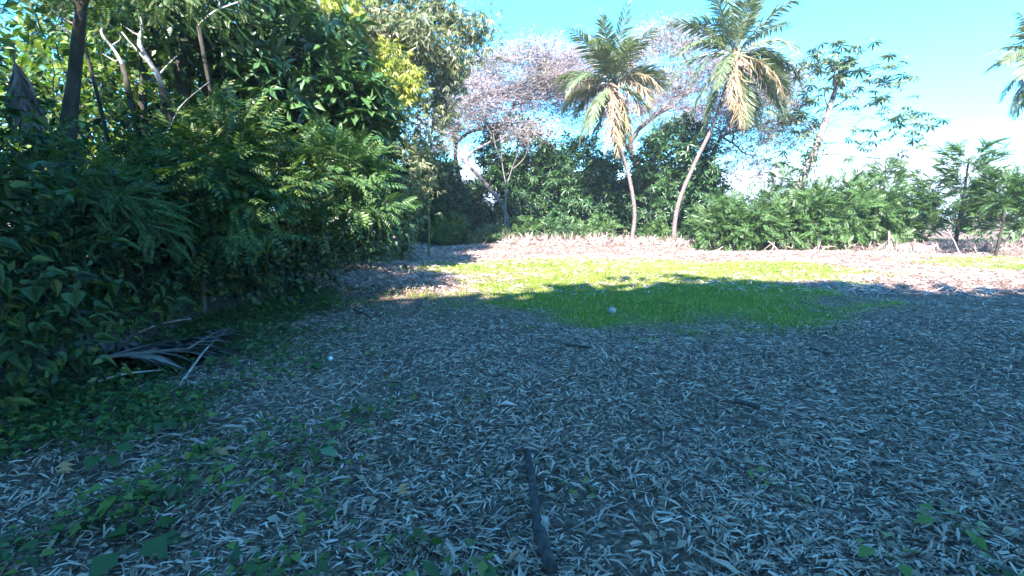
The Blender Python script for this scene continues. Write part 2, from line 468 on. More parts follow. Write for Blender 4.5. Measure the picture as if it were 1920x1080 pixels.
def make_tree(name, label, cat, root, trunk, blobs, ntips, per, tpl, size, spread, leaf, bark, r0, group=None, droop=.3, shell=.3, f=.45, upn=.7, minr=.006, flat=1.0, show_limbs=True, sides=9, jag=.04):
    """trunk: control points from the root; blobs: (centre, radii, weight) of the crown"""
    root = np.asarray(root, float)
    t = thing(name, label, cat, group, root)
    W = np.array([b[2] for b in blobs], float); W /= W.sum()
    tips = np.concatenate([ell(max(3, int(ntips * w)), b[0], b[1], shell) for b, w in zip(blobs, W)])
    tips = tips[tips[:, 2] > gh(tips[:, 0], tips[:, 1]) + .08]
    pts = spline([root - A3(0, 0, .15)] + [np.asarray(p, float) for p in trunk], 14)
    rad = np.linspace(r0 * 1.15, r0 * .62, 14); rad[0] *= 1.35; rad[1] *= 1.12
    mbt = MB(); tube(mbt, pts, rad, sides, rough=jag)
    E = []; grow(pts[-1], tips, rad[-1], E, f=f, minr=minr, dirn=nrm(pts[-1] - pts[-3]))
    limbs_to(mbt, E)
    mbt.build('trunk', M[bark], t, smooth=True)
    mbc = MB()
    ctr = tips.mean(0)
    crown_leaves(mbc, tips, per, tpl, size, spread, ctr, droop=droop, upn=upn, flat=flat)
    mbc.build('crown', M[leaf], t)
    return t, tips

BROAD, BROADW = t_leaf(.5), t_leaf(.75, .15, .12)
RHOMB = t_rhomb(.45)
ROS, PALM, PIN, SPRAY, STRIP = t_rosette(6), t_palmate(9), t_pinnate(9), t_spray(5), t_strip(.13)
PINL = t_pinnate(14, .20, .20, .25)
HEART = t_heart()
PIN6 = t_pinnate(6, .36, .36, .18)
MIXV = t_join([xf(t_heart(.62), ang=.5, scale=1), xf(t_leaf(.42), ang=2.7, pitch=-.3, scale=.8, off=(.1, .3, .1)), xf(t_leaf(.5), ang=-1.6, pitch=-.5, scale=.65, off=(.2, -.2, .05))])

# ------------------------------------------------------------------ wood behind the viewpoint: its crowns shade the near half of the field
mb = MB()
def shade_top(x):
    """height of the wood's outline"""
    return 13.3 + .4 * math.sin(x * 1.1 + .4) + .35 * math.sin(x * 2.3 + 1) - 2.5 * math.exp(-((x + 5.9) / 2.0) ** 2) - 1.3 / (1 + math.exp((3.6 - x) * 2)) + (.2 if x < -9 else 0)
for k in range(52):
    x = -22 + k * .85 + rng.normal() * .2
    y0 = -5.5 + rng.normal() * .35
    top = shade_top(x)
    tube(mb, spline([A3(x, y0, -.1), A3(x + .1, y0, top * .5), A3(x, y0, top * .9)], 6), np.linspace(.2, .06, 6), 6, 0)
    n = 760
    P = A3(x, y0, 0) + rng.normal(size=(n, 3)) * A3(.6, .8, 0)
    P[:, 2] = 5.6 + (top - 5.6) * rng.random(n) ** .7
    scatter(mb, t_rhomb(.75), P, rdir(n), rdir(n), .58 * (1 + .25 * rng.normal(size=n)).clip(.5, 1.6), 1)
o = mb.build('treeline', [M['bark_brown'], M['dark_leaf']])
tag(o, 'wood behind the viewpoint whose shadow covers the near ground', 'treeline', kind='stuff')

# ------------------------------------------------------------------ coconut palms
def frond_mesh(p0, d0, L, droop, wl, twist=0.0, n=15, hang=.5, rag=0.0):
    """rachis path and leaflets; returns a builder"""
    d = nrm(np.asarray(d0, float)); p = np.asarray(p0, float).copy()
    pts, dirs = [p.copy()], [d.copy()]
    st = L / n
    for i in range(n):
        d = nrm(d + A3(0, 0, -1) * droop / n * (.4 + 1.6 * i / n))
        p = p + d * st; pts.append(p.copy()); dirs.append(d.copy())
    pts, dirs = np.array(pts), np.array(dirs)
    mb = MB(); tube(mb, pts, np.linspace(.045, .008, n + 1) * L / 3.6, 4)
    m = 62
    u = np.linspace(.13, .995, m); i = np.minimum((u * n).astype(int), n - 1); fr = (u * n - i)[:, None]
    P = pts[i] * (1 - fr) + pts[i + 1] * fr; T = dirs[i]
    side = nrm(np.cross(T, A3(0, 0, 1)) + 1e-4 * A3(1, 0, 0)); up = np.cross(side, T)
    if twist:
        c, s_ = math.cos(twist), math.sin(twist); side, up = side * c + up * s_, up * c - side * s_
    ln = wl * (np.sin(np.pi * (u * .86 + .12)) ** .7)
    for sg in (-1, 1):
        D = side * sg * .75 + T * (.55 + .5 * u[:, None]) + A3(0, 0, -hang) * (.6 + .8 * rng.random((m, 1))) + rng.normal(size=(m, 3)) * .08
        D = D + rng.normal(size=(m, 3)) * .35 * rag
        kp = rng.random(m) > .3 * rag
        scatter(mb, t_strip(.095 - .03 * rag, .09), P[kp], D[kp], (up + rng.normal(size=(m, 3)) * (.2 + .5 * rag))[kp], (ln * (1 + (.12 + .2 * rag) * rng.normal(size=m)).clip(.25, 1.6))[kp])
    return mb

def palm(label, trunk_px, r0, crown_px, Yd, fronds, L0, group='coconut palms at the field edge'):
    base = G(*trunk_px[0]) if Yd is None else at(*trunk_px[0], Yd)
    Yb = base[1]
    base[2] = gh(base[0], base[1])
    t = thing('coconut_palm', label, 'palm tree', group, base)
    ctrl = [base - A3(0, 0, .1)] + [at(px, py, Yb) for px, py in trunk_px[1:]]
    top = at(*crown_px, Yb); ctrl.append(top)
    pts = spline(ctrl, 90)
    rad = np.linspace(r0, r0 * .62, 90) * (1 + .06 * (np.arange(90) % 3 == 0)); rad[:4] *= np.linspace(1.7, 1.05, 4)
    mb = MB(); tube(mb, pts, rad, 10, rough=.03)
    mb.build('trunk', M['palm_bark'], t, smooth=True)
    extra = [(a + rng.normal() * 6, .75 + .2 * rng.random(), rng.normal() * .6, .9 + 1.2 * rng.random(), .75, 'frond') for a in np.linspace(-25, 205, 6)]
    for a, L, tilt, droop, wl, mat in list(fronds) + extra:
        ar = R(a)
        d = A3(math.cos(ar), tilt, math.sin(ar))
        f = frond_mesh(top + nrm(d) * .12, d, L * L0, droop, wl, twist=rng.normal() * .35, hang=.35 if mat == 'frond' else .9, rag=.15 if mat == 'frond' else 1).build('frond', M[mat], t)
        if mat != 'frond': f['label'] = {'frond_dry': 'dry yellow frond', 'frond_brown': 'dead brown hanging frond'}[mat]
    # nuts and dead sheaths under the crown
    for k in range(9):
        q = top + A3(*(rng.normal(size=2) * .2), -.35 - .25 * rng.random())
        m2 = MB(); tube(m2, [q + A3(0, 0, .14), q + A3(0, 0, .09), q, q - A3(0, 0, .09), q - A3(0, 0, .13)], [.02, .09, .12, .09, .02], 7)
        m2.build('coconut', M['frond_dry'], t, smooth=True)
    m3 = MB(); n = 70
    scatter(m3, t_strip(.09, .1), top + rng.normal(size=(n, 3)) * A3(.16, .16, .25), rdir(n) * .6 + A3(0, 0, -.7), rdir(n), .55 + .4 * rng.random(n))
    m3.build('dead_sheath', M['frond_brown'], t)
    return t

g, d_, b_ = 'frond', 'frond_dry', 'frond_brown'
palm('straighter coconut palm with dry yellow fronds hanging below its crown',
     [(1182, 467), (1190, 400), (1178, 325), (1160, 262)], .105, (1148, 160), 22.6,
     [(98, 1.0, .1, .25, .75, g), (84, .95, -.25, .3, .75, g), (112, .98, .3, .35, .75, g), (72, .92, .35, .4, .7, g), (126, .95, -.3, .6, .7, g), (105, .9, -.5, .6, .7, g), (88, .85, .6, .5, .7, g), (65, .85, -.5, .8, .7, g), (135, .9, .6, .9, .7, g), (118, .85, -.7, 1, .7, g), (80, .8, -.8, 1, .7, g), (150, .8, .2, 1.4, .7, g), (40, .85, .2, 1.2, .7, g),
      (56, .95, -.25, .5, .6, d_), (142, .9, .3, 1.3, .7, g), (150, .85, -.45, 1.9, .65, g), (160, .8, -.3, 1.7, .6, d_), (170, .85, .4, 1.6, .65, g), (35, .78, -.35, 2.2, .7, d_), (28, .85, .5, 1.5, .65, g), (18, .7, -.5, 2.4, .7, d_), (48, .8, .6, 1.2, .65, g),
      (-20, .7, -.6, 2.2, .7, d_), (-62, .85, -.45, 1.6, .75, d_), (-84, .95, -.35, 1.2, .75, d_), (-100, .9, -.3, 1.2, .75, b_), (-112, .85, .3, 1.3, .8, g), (-125, .95, .2, 1.4, .8, g), (-138, .9, -.1, 1.5, .8, g), (-55, .8, .4, 1.5, .75, g), (-75, .95, .3, 1.2, .75, g), (-92, .8, -.6, 1.2, .7, b_)], 3.5)
palm('leaning coconut palm whose trunk slants up beside the shrub row',
     [(1262, 464), (1270, 390), (1300, 312), (1342, 222)], .115, (1378, 102), 22.6,
     [(92, 1.0, .1, .2, .8, g), (80, 1.0, -.3, .3, .8, g), (104, 1.0, .25, .3, .8, g), (68, 1.05, .2, .45, .8, g), (118, 1.0, -.25, .5, .75, g), (134, 1.0, .2, .8, .75, g), (52, 1.1, -.2, .6, .85, g), (44, 1.05, .3, .7, .85, g), (96, .9, -.6, .5, .75, g), (86, .9, .6, .4, .75, g),
      (152, .9, -.3, 1.4, .75, g), (164, .9, .35, 1.6, .75, g), (30, .95, -.4, 1.9, .8, g), (20, 1.0, .3, 1.7, .8, g), (8, 1.0, -.2, 1.7, .85, g), (-8, 1.0, .35, 1.5, .85, g), (-30, 1.05, -.1, 1.2, .85, g), (-45, 1.0, .3, 1.2, .85, g), (-62, .9, .2, 1.2, .8, g), (-20, .85, -.6, 1.7, .75, d_),
      (-88, .9, -.35, 1.1, .8, d_), (-80, 1.0, -.2, 1.0, .75, d_), (-104, .7, -.5, 1.4, .75, d_), (-122, .85, .1, 1.3, .8, g), (-140, .9, .25, 1.4, .8, g), (-112, 1.0, .3, 1.1, .8, g), (178, .8, -.2, 2.0, .7, g)], 3.7)
palm('coconut palm cut off by the edge of view with fronds drooping into the sky',
     [(1990, 470), (1992, 330), (1985, 200)], .14, (1972, 105), 20.5,
     [(a, .95 + .1 * rng.random(), rng.normal() * .3, dr, .75, g) for a, dr in [(90, .3), (75, .4), (105, .5), (120, .7), (60, .6), (135, .9), (148, 1.1), (162, 1.3), (176, 1.5), (190, 1.5), (205, 1.4), (222, 1.2), (238, 1.1), (255, 1.0), (40, 1), (20, 1.4), (0, 1.5), (-20, 1.4), (-45, 1.2), (-70, 1)]], 2.4)

# ------------------------------------------------------------------ rain trees, nearly bare, with flat mauve crowns
def rain_tree(label, stem_px, Yd, blobs, ntips, r0, bark='bark_mauve', per=21, size=.13, mix=.2):
    base = at(*stem_px[0], Yd); base[2] = gh(base[0], base[1])
    t = thing('rain_tree', label, 'tree', 'rain trees behind the palms', base)
    W = np.array([b[2] for b in blobs], float); W /= W.sum()
    tips = np.concatenate([ell(int(ntips * w), b[0], b[1], .25) for b, w in zip(blobs, W)])
    pts = spline([base - A3(0, 0, .2)] + [at(px, py, Yd) for px, py in stem_px[1:]], 14)
    rad = np.linspace(r0 * 1.1, r0 * .7, 14); rad[0] *= 1.5
    mbt = MB(); tube(mbt, pts, rad, 9, rough=.05)
    E = []; grow(pts[-1], tips, rad[-1], E, f=.40, wob=.16, minr=.011, dirn=nrm(pts[-1] - pts[-3]))
    limbs_to(mbt, E)
    n = len(tips) * 10                       # fine twigs
    q = np.repeat(tips, 10, 0); e = q + rng.normal(size=(n, 3)) * A3(.5, .5, .3)
    mbt.build('trunk', M[bark], t, smooth=True)
    mbw = MB(); sticks(mbw, q, e, .009, .005, 3); mbw.build('twigs', M['twig'], t, smooth=True)['kind'] = 'stuff'
    mbc = MB(); m = int(len(tips) * mix)
    crown_leaves(mbc, tips[m:], per, t_rhomb(.42), size, .46, tips.mean(0) - A3(0, 0, 3), droop=.1, mat=0, flat=.55, upn=.2)
    if m: crown_leaves(mbc, tips[:m], per, t_rhomb(.4), size, .32, tips.mean(0) - A3(0, 0, 3), droop=.1, mat=1, flat=.55, upn=.2)
    mbc.build('crown', [M['pods'], M['raintree_green']], t)
    return t
rain_tree('spreading rain tree with dark forked trunk next to the bamboo',
          [(886, 458), (880, 402), (862, 340), (853, 290)], 26,
          [(at(960, 140, 26.5), (2.9, 2.5, 1.3), 3), (at(890, 185, 26), (2.4, 2.4, 1.2), 2), (at(1030, 175, 27), (2.6, 2.5, 1.2), 2), (at(820, 250, 25.5), (1.6, 2, 1.0), .6), (at(1080, 130, 27), (1.6, 2, .9), .7), (at(1010, 105, 27), (2.2, 2, .7), 1)], 760, .17, 'bark_dark')
rain_tree('rain tree with slanting pale trunk in front of the round evergreen',
          [(953, 460), (948, 400), (915, 350), (880, 312)], 25,
          [(at(870, 215, 25.5), (2.2, 2, 1.1), 1.5), (at(800, 290, 25), (1.3, 1.6, 1.2), .5), (at(990, 240, 25.5), (2.0, 1.6, 1.0), .9)], 170, .13, 'bark_mauve', per=26)
rain_tree('widest rain tree, its mauve umbrella crown spread behind both palms',
          [(1212, 452), (1205, 340), (1185, 290)], 29,
          [(at(1260, 120, 29), (3.6, 3, 1.9), 3), (at(1170, 175, 28.5), (3.0, 3, 1.5), 2), (at(1330, 170, 29), (3.0, 3, 1.6), 2), (at(1100, 205, 28), (2.4, 2.5, 1.2), 1), (at(1240, 75, 30), (2.4, 2.5, .8), .8), (at(1400, 130, 29.5), (2.6, 2.4, 1.3), 1.3), (at(1130, 110, 29), (2.4, 2.4, .9), 1), (at(1270, 215, 28.5), (3.2, 2.5, 1.0), 1.2), (at(1060, 150, 28), (2.0, 2, 1.0), .9)], 980, .26, 'bark_mauve')
rain_tree('rain tree whose low flat boughs reach towards the cecropia',
          [(1300, 452), (1322, 330), (1345, 270)], 27,
          [(at(1430, 215, 27), (2.2, 2.4, .9), 2), (at(1370, 260, 27), (2.0, 2.4, .9), 1.2), (at(1455, 160, 27.5), (1.7, 2, .9), 1.4), (at(1400, 320, 26.5), (1.5, 2, .8), .7), (at(1480, 250, 27), (1.3, 2, .9), 1), (at(1350, 215, 28), (2, 2, 1), 1)], 460, .17, 'bark_mauve', per=26, mix=.45)

# a bare pale-limbed tree in front of the first evergreen
base = at(950, 462, 24.3); base[2] = gh(base[0], base[1])
t = thing('bare_tree', 'leafless pale-limbed small tree forking before the round evergreen', 'tree', None, base)
mb = MB()
for path, r in ([(950, 462), (947, 420), (950, 345)], .06), ([(950, 350), (942, 310), (940, 262)], .038), ([(950, 348), (962, 310), (975, 280)], .034), ([(960, 318), (985, 292), (992, 260)], .028), ([(941, 300), (930, 278), (925, 250)], .022):
    c = spline([at(px, py, 24.3) + A3(0, rng.normal() * .15, 0) for px, py in path], 8); tube(mb, c, np.linspace(r, r * .55, 8), 6, rough=.04)
mb.build('trunk', M['bark_mauve'], t, smooth=True)

# ------------------------------------------------------------------ evergreens and undergrowth at the back of the field
def evergreen(label, px, Yd, top_py, wpx, n=240, leaf='mango_leaf', low=None):
    b = at(px, 455, Yd); b[2] = gh(b[0], b[1])
    H = at(px, top_py, Yd)[2]; w = wpx / FPX * Yd / 2
    blobs = [(b + A3(0, 0, H * .68), (w * .8, w * .8, H * .32), 2), (b + A3(-w * .25, 0, H * .36), (w * .9, w * .8, H * .28), 1.6), (b + A3(w * .35, -.2, H * .4), (w * .75, w * .7, H * .28), 1.4), (b + A3(0, -.3, H * .16), (w * .8, w * .6, H * .14), .6)]
    return make_tree('evergreen_tree', label, 'tree', b, [b + A3(.05, 0, H * .2), b + A3(0, 0, H * .34)], blobs, n, 13, ROS, .30, .26, leaf, 'bark_dark', .14, 'evergreens at the back of the field', droop=.35, shell=.5)
evergreen('dark round evergreen behind the pale bare limbs', 968, 27, 214, 175, 360)
evergreen('lower rounded evergreen left of the straighter palm', 1075, 26.5, 262, 150, 280)
evergreen('small evergreen close behind the straighter palm trunk', 1150, 28, 285, 115, 170)
evergreen('dense dark evergreen between the two palm trunks', 1255, 26, 224, 160, 360)
evergreen('dark evergreen spreading just past the leaning palm', 1325, 27, 335, 80, 130)
evergreen('dim evergreen in the gap beside the bamboo', 812, 25, 288, 115, 260, 'dark_leaf')
evergreen('thin evergreen with light showing through at the thicket end', 850, 28, 345, 90, 120, 'green_leaf')

def bush(name, label, px, py, h, w, n, tpl, size, leaf, group, Yd=None, per=9, spread=.16, droop=.3, dpt=None):
    b = G(px, py) if Yd is None else at(px, py, Yd)
    b[2] = gh(b[0], b[1])
    d = dpt or w
    blobs = [(b + A3(0, 0, h * .58), (w * .5, d * .5, h * .42), 2), (b + A3(-w * .28, -.05, h * .36), (w * .34, d * .4, h * .32), 1), (b + A3(w * .28, .05, h * .38), (w * .34, d * .4, h * .34), 1)]
    return make_tree(name, label, 'shrub', b, [b + A3(.02, 0, h * .12), b + A3(0, 0, h * .25)], blobs, n, per, tpl, size, spread, leaf, 'bark_brown', .035 + .012 * h, group, droop=droop, shell=.45)
ub = 'undergrowth bushes under the evergreens'
for lab, px, py, h, w, leaf in [
        ('sunlit yellow-green bush at the thicket end by the dark trunk', 842, 462, 1.7, 1.6, 'green_leaf'),
        ('low leafy bush at the foot of the pale bare tree', 985, 458, 1.2, 2.0, 'shrub_leaf'),
        ('low bright bush left of the straighter palm base', 1120, 462, 1.25, 2.6, 'shrub_leaf'),
        ('dim low bush in shade under the round evergreen', 1040, 457, 1.1, 2.2, 'mango_leaf'),
        ('small round bush between the two palm bases', 1238, 462, 1.25, 1.1, 'shrub_leaf'),
        ('small bush at the foot of the forked rain tree', 915, 462, .8, 1.7, 'shrub_leaf')]:
    bush('undergrowth_bush', lab, px, py, h, w, 70, ROS, .19, leaf, ub, Yd=23.4)

# ------------------------------------------------------------------ shrub row on the right-hand boundary
sr = 'shrub row along the field boundary'
for lab, px, Yd, h, w, n in [
        ('first shrub of the row, low and next to the leaning palm', 1348, 21.4, 2.2, 1.9, 110),
        ('second shrub of the row, rounded and low', 1396, 21.3, 2.5, 2.4, 120),
        ('third shrub of the row, below the thin feathery sapling', 1447, 21.6, 2.7, 2.6, 130),
        ('fourth shrub of the row, at the foot of the cecropia', 1505, 21.3, 2.95, 2.6, 140),
        ('fifth shrub of the row, tall with dark hollow below', 1565, 21.0, 3.3, 2.6, 150),
        ('sixth shrub of the row, tallest with feathery top', 1622, 21.2, 3.5, 2.5, 150),
        ('last shrub of the row, thinner against the white sky', 1680, 22.5, 3.0, 2.2, 70)]:
    bush('boundary_shrub', lab, px, 470, h, w, n, PIN6, .40, 'green_leaf' if px == 0 else 'shrub_leaf', sr, Yd=Yd, per=8, spread=.17, droop=.15)
def sapling(label, px, Yd, h, w, n, stem_r=.05, low=.25, leaf='shrub_leaf', cat='tree'):
    b = at(px, 470, Yd); b[2] = gh(b[0], b[1])
    t = thing('feathery_sapling', label, cat, 'feathery saplings by the boundary', b)
    mbt, mbc = MB(), MB()
    top = b + A3(.05, 0, h)
    tube(mbt, spline([b - A3(0, 0, .1), b + A3(.08, 0, h * .5), top], 10), np.linspace(stem_r, stem_r * .3, 10), 6, rough=.05)
    for k in range(n):
        u = low + (1 - low) * (k + .5) / n
        a = k * 2.4 + rng.normal() * .3
        L = w * .5 * (1.15 - .75 * max(0, u - .4)) * (.8 + .3 * rng.random())
        p = b + (top - b) * u
        d = A3(math.cos(a), math.sin(a), .38 + .5 * u)
        e = p + nrm(d) * L
        m = (p + e) / 2 + A3(0, 0, .05 * L)
        sticks(mbt, [p, m], [m, e - A3(0, 0, .08 * L)], [.014, .010], [.010, .005], 4)
        cnt = int(7 + 6 * L)
        q = p + (e - p) * (.35 + .7 * rng.random((cnt, 1)))
        scatter(mbc, PIN, q, nrm(d) + rng.normal(size=(cnt, 3)) * .55, rng.normal(size=(cnt, 3)) * .2 + A3(0, 0, 1), .42 + .22 * rng.random(cnt))
    mbt.build('trunk', M['bark_dark'], t, smooth=True); mbc.build('crown', M[leaf], t)
sapling('tall layered sapling standing clear of the fence at the right', 1788, 19.8, 4.0, 3.0, 40, .10, .12)
sapling('dark-stemmed young tree just before the palm at the edge of view', 1868, 17.7, 2.6, 2.4, 26, .07, .45)
sapling('thin feathery sapling poking above the shrub row against white cloud', 1452, 23.5, 3.6, 1.3, 20, .04, .3)
sapling('leafy young tree leaning out at the edge of view', 1925, 19.0, 2.7, 2.6, 26, .07, .15)
sapling('slim sapling with narrow tip rising from the tallest shrub', 1640, 22.0, 3.7, 1.7, 24, .04, .3)
sapling('thin pale young tree between the shrub row and the layered sapling', 1722, 23.0, 3.2, 2.4, 20, .04, .2)

# ------------------------------------------------------------------ cecropia: slanting trunk, bare boughs, big lobed leaves
Yc = 24.0
b = at(1468, 455, Yc); b[2] = gh(b[0], b[1])
cec = thing('cecropia_tree', 'slanting cecropia with sparse big lobed leaves rising from the shrub row', 'tree', None, b)
mbt = MB()
tr = [(1468, 455), (1490, 370), (1512, 318), (1537, 258), (1556, 200), (1572, 150), (1578, 118)]
ctrl = [b] + [at(px, py, Yc) for px, py in tr[1:]]
tube(mbt, spline(ctrl, 24), np.linspace(.24, .08, 24), 9, rough=.05)
boughs = [([(1553, 205), (1590, 185), (1625, 150), (1668, 160)], .05), ([(1553, 205), (1545, 178), (1557, 162)], .035), ([(1535, 262), (1520, 228), (1472, 228)], .03), ([(1560, 190), (1532, 140), (1537, 108)], .04),
          ([(1575, 140), (1600, 118), (1625, 92)], .035), ([(1530, 275), (1570, 236), (1622, 240), (1640, 255)], .03), ([(1525, 290), (1580, 290), (1660, 300), (1692, 270), (1700, 225)], .04),
          ([(1660, 300), (1690, 320), (1700, 250)], .03), ([(1600, 178), (1628, 205), (1660, 220)], .03), ([(1640, 300), (1648, 330), (1646, 352)], .025), ([(1578, 118), (1568, 98), (1560, 90)], .03), ([(1625, 150), (1660, 130), (1680, 128)], .03), ([(1520, 300), (1490, 290), (1470, 300)], .025)]
nodes = []
for path, r in boughs:
    c = spline([at(px, py, Yc) + A3(0, (i > 0) * rng.normal() * .5, 0) for i, (px, py) in enumerate(path)], 10)
    tube(mbt, c, np.linspace(r, r * .5, 10), 5, rough=.05)
    nodes += [c[k] for k in (3, 5, 7, 9)] + [c[9]] * 3
mbt.build('trunk', M['bark_mauve'], cec, smooth=True)
nodes += [ctrl[-1]] * 8 + [ctrl[-2]] * 4
leaf_meshes = []
for k in range(3):
    m = MB(); tpl = t_palmate(8 + k, .24)
    scatter(m, tpl, [A3(0, 0, 0)], [A3(1, 0, 0)], [A3(0, 0, 1)], [1.0])
    leaf_meshes.append(m.mesh('leaf', M['cecropia']))
for k in range(280):
    p = nodes[k % len(nodes)] + rng.normal(size=3) * A3(.55, .55, .32)
    o = bpy.data.objects.new('leaf', leaf_meshes[k % 3]); link(o, cec)
    o.location = p - b
    o.rotation_euler = (rng.normal() * .3, rng.normal() * .3, rng.random() * 6.28)
    s_ = .36 + .2 * rng.random(); o.scale = (s_, s_, s_ * .9)
# vine sleeve round its lower trunk
mbv = MB(); c = spline(ctrl, 40)[3:19]; n = 700
P = c[rng.integers(len(c), size=n)] + rng.normal(size=(n, 3)) * .24
scatter(mbv, BROAD, P, rdir(n) + A3(0, 0, -.4), rdir(n) + A3(0, -.5, .6), .15 + .07 * rng.random(n))
P = at(1577, 130, Yc) + rng.normal(size=(160, 3)) * A3(.33, .33, .42)
scatter(mbv, BROAD, P, rdir(160), rdir(160), .16 + .06 * rng.random(160))
mbv.build('creeper', M['mango_leaf'], cec)

# ------------------------------------------------------------------ far land beyond the boundary
for k, (x, y, h, w, lab) in enumerate([
        (34, 46, 2.6, 12, 'pale far hedge seen under the thin young tree'), (48, 52, 4.2, 14, 'far clump of trees low at the edge of view'),
        (22, 50, 2.4, 10, 'far low hedge glimpsed behind the shrub row'), (9, 48, 2.2, 12, 'far low hedge glimpsed between the palm trunks'), (-2, 52, 2.6, 12, 'far scrub glimpsed beneath the rain trees'), (-14, 46, 4.5, 14, 'far trees filling the gap beside the bamboo'), (30, 27, 3.4, 7, 'leafy hedge low at the edge of view behind the dark-stemmed young tree'), (24, 30, 2.4, 6, 'low hedge behind the white blocks')]):
    b = A3(x, y, 0)
    blobs = [(b + A3(w * (i - 1.5) / 4, 0, h * .5), (w * .2, 1.6, h * .5), 1) for i in range(4)]
    make_tree('far_hedge', lab, 'hedge', b, [b + A3(0, 0, h * .15), b + A3(0, 0, h * .25)], blobs, 160, 8, RHOMB, .38, .35, 'shrub_leaf', 'bark_brown', .12, 'far hedges beyond the field', shell=.4)

# ------------------------------------------------------------------ bamboo
base_c = A3(-6.4, 16.8, 0)
bam = thing('bamboo_clump', 'towering bamboo with hanging plumes at the end of the left-hand thicket', 'bamboo', None, (base_c[0], base_c[1], gh(base_c[0], base_c[1])))
def culm(tip, low_u=.30, n=620, leaf='bamboo_leaf', spread=.46, hang=.5, base=None, size=.27):
    b = base_c + A3(*(rng.normal(size=2) * A3(.9, .9)), 0) if base is None else np.asarray(base, float)
    b[2] = gh(b[0], b[1]) - .1
    tip = np.asarray(tip, float)
    h = tip[2]
    m1 = b + A3(0, 0, h * .55) + (tip - b) * A3(.12, .12, 0)
    m2 = b + (tip - b) * A3(.55, .55, 0); m2[2] = h * .98 + .3
    c = spline([b, m1, m2, tip], 22)
    m = MB(); tube(m, c, np.linspace(.05, .008, 22), 6)
    o = m.build('culm', M['culm'], bam, smooth=True)
    u = low_u + (1 - low_u) * rng.random(n) ** .8
    i = u * 21; k = np.minimum(i.astype(int), 20)
    P = c[k] + (c[k + 1] - c[k]) * (i - k)[:, None]
    off = rng.normal(size=(n, 3)) * spread * (1.15 - .6 * u[:, None]); off[:, 2] -= hang * np.abs(rng.normal(size=n)) * (1.2 - .5 * u)
    P = P + off
    P[:, 2] = np.maximum(P[:, 2], .3)
    D = nrm(off) * .6 + rng.normal(size=(n, 3)) * .45 + A3(0, 0, -.55)
    mf = MB(); scatter(mf, SPRAY, P, D, rng.normal(size=(n, 3)) * .4 + A3(0, -.2, .8), size * (.7 + .6 * rng.random(n)))
    org = np.array(bam.location)
    f = bpy.data.objects.new('foliage', mf.mesh('foliage', M[leaf], False, org)); link(f, o)
    return o
for px, py, Yd in [(925, 42, 17.5), (895, 62, 18), (872, 95, 17), (845, 20, 18), (855, 130, 18.5), (820, -40, 17), (760, -90, 16.5), (700, -60, 16), (640, -40, 15.5), (585, -80, 15), (540, -40, 15), (500, -20, 14.5), (790, 40, 16), (730, 20, 15.5), (670, 50, 15), (615, 30, 14.5), (560, 50, 14.5), (820, 110, 17.5), (840, 190, 18), (800, 60, 19)]:
    culm(at(px, py, Yd))
for px, py, Yd in [(745, 92, 14.6), (775, 135, 14.8), (712, 130, 14.6), (640, -20, 13.5)]:
    culm(at(px, py, Yd), .5, 330, 'bamboo_yellow', .36, .5)
for px, py, Yd in [(790, 250, 16.5), (760, 300, 15.5), (740, 350, 15), (775, 390, 16), (725, 410, 14.5), (700, 300, 14.5), (800, 330, 17), (760, 430, 16.5), (690, 380, 14), (720, 250, 15), (660, 440, 14)]:
    culm(at(px, py, Yd), .3, 430, 'bamboo_leaf', .42, .9)

# ------------------------------------------------------------------ left-hand thicket: trees
def left_tree(name, label, trunk_px, Yd, blobs_px, ntips, per, tpl, size, spread, leaf, bark, r0, **kw):
    b = at(trunk_px[0][0], trunk_px[0][1], Yd); b[2] = gh(b[0], b[1])
    tr = [at(px, py, Yd) for px, py in trunk_px[1:]]
    bl = [(at(px, py, Y2), r, w) for px, py, Y2, r, w in blobs_px]
    return make_tree(name, label, 'tree', b, tr, bl, ntips, per, tpl, size, spread, leaf, bark, r0, 'trees in the left-hand thicket', **kw)
left_tree('slender_tree', 'slender tree with smooth dark trunk standing nearest at far left', [(120, 600), (124, 300), (138, 150), (152, 20)], 5.6,
          [(60, -110, 5.5, (1.6, 1.4, .7), 2), (200, -140, 6, (1.6, 1.4, .8), 2), (300, -70, 6.5, (1.2, 1.2, .4), .8)], 110, 9, PINL, .30, .2, 'feather_leaf', 'bark_dark', .085, droop=.3)
left_tree('tall_tree', 'tall tree with thick dark trunk behind the white forked branches', [(330, 560), (335, 300), (343, 120), (348, -40)], 9.5,
          [(340, -120, 9.5, (2.6, 2.2, 1.4), 3), (430, -20, 9.5, (1.5, 1.5, .8), 1.2), (240, -10, 10, (1.4, 1.4, .9), 1.2)], 240, 10, BROAD, .20, .24, 'dark_leaf', 'bark_dark', .17)
left_tree('broadleaf_tree', 'big-leaved tree with glossy sunlit leaf clusters below the bamboo tops', [(520, 520), (540, 350), (550, 260)], 11.2,
          [(480, 120, 10.6, (1.1, 1.0, .7), 1.6), (540, 165, 10.4, (1.0, .9, .6), 1.4), (640, 190, 11.0, (1.0, .9, .7), 1.4), (590, 110, 11.6, (1.4, 1.2, .8), 1.4), (670, 240, 11.2, (.8, .8, .6), .8), (440, 200, 11, (1.0, 1, .8), 1), (560, 240, 11.4, (1.2, 1, .7), 1)], 210, 9, t_rosette(7, .34), .34, .22, 'gloss_leaf', 'bark_brown', .11, droop=.35)
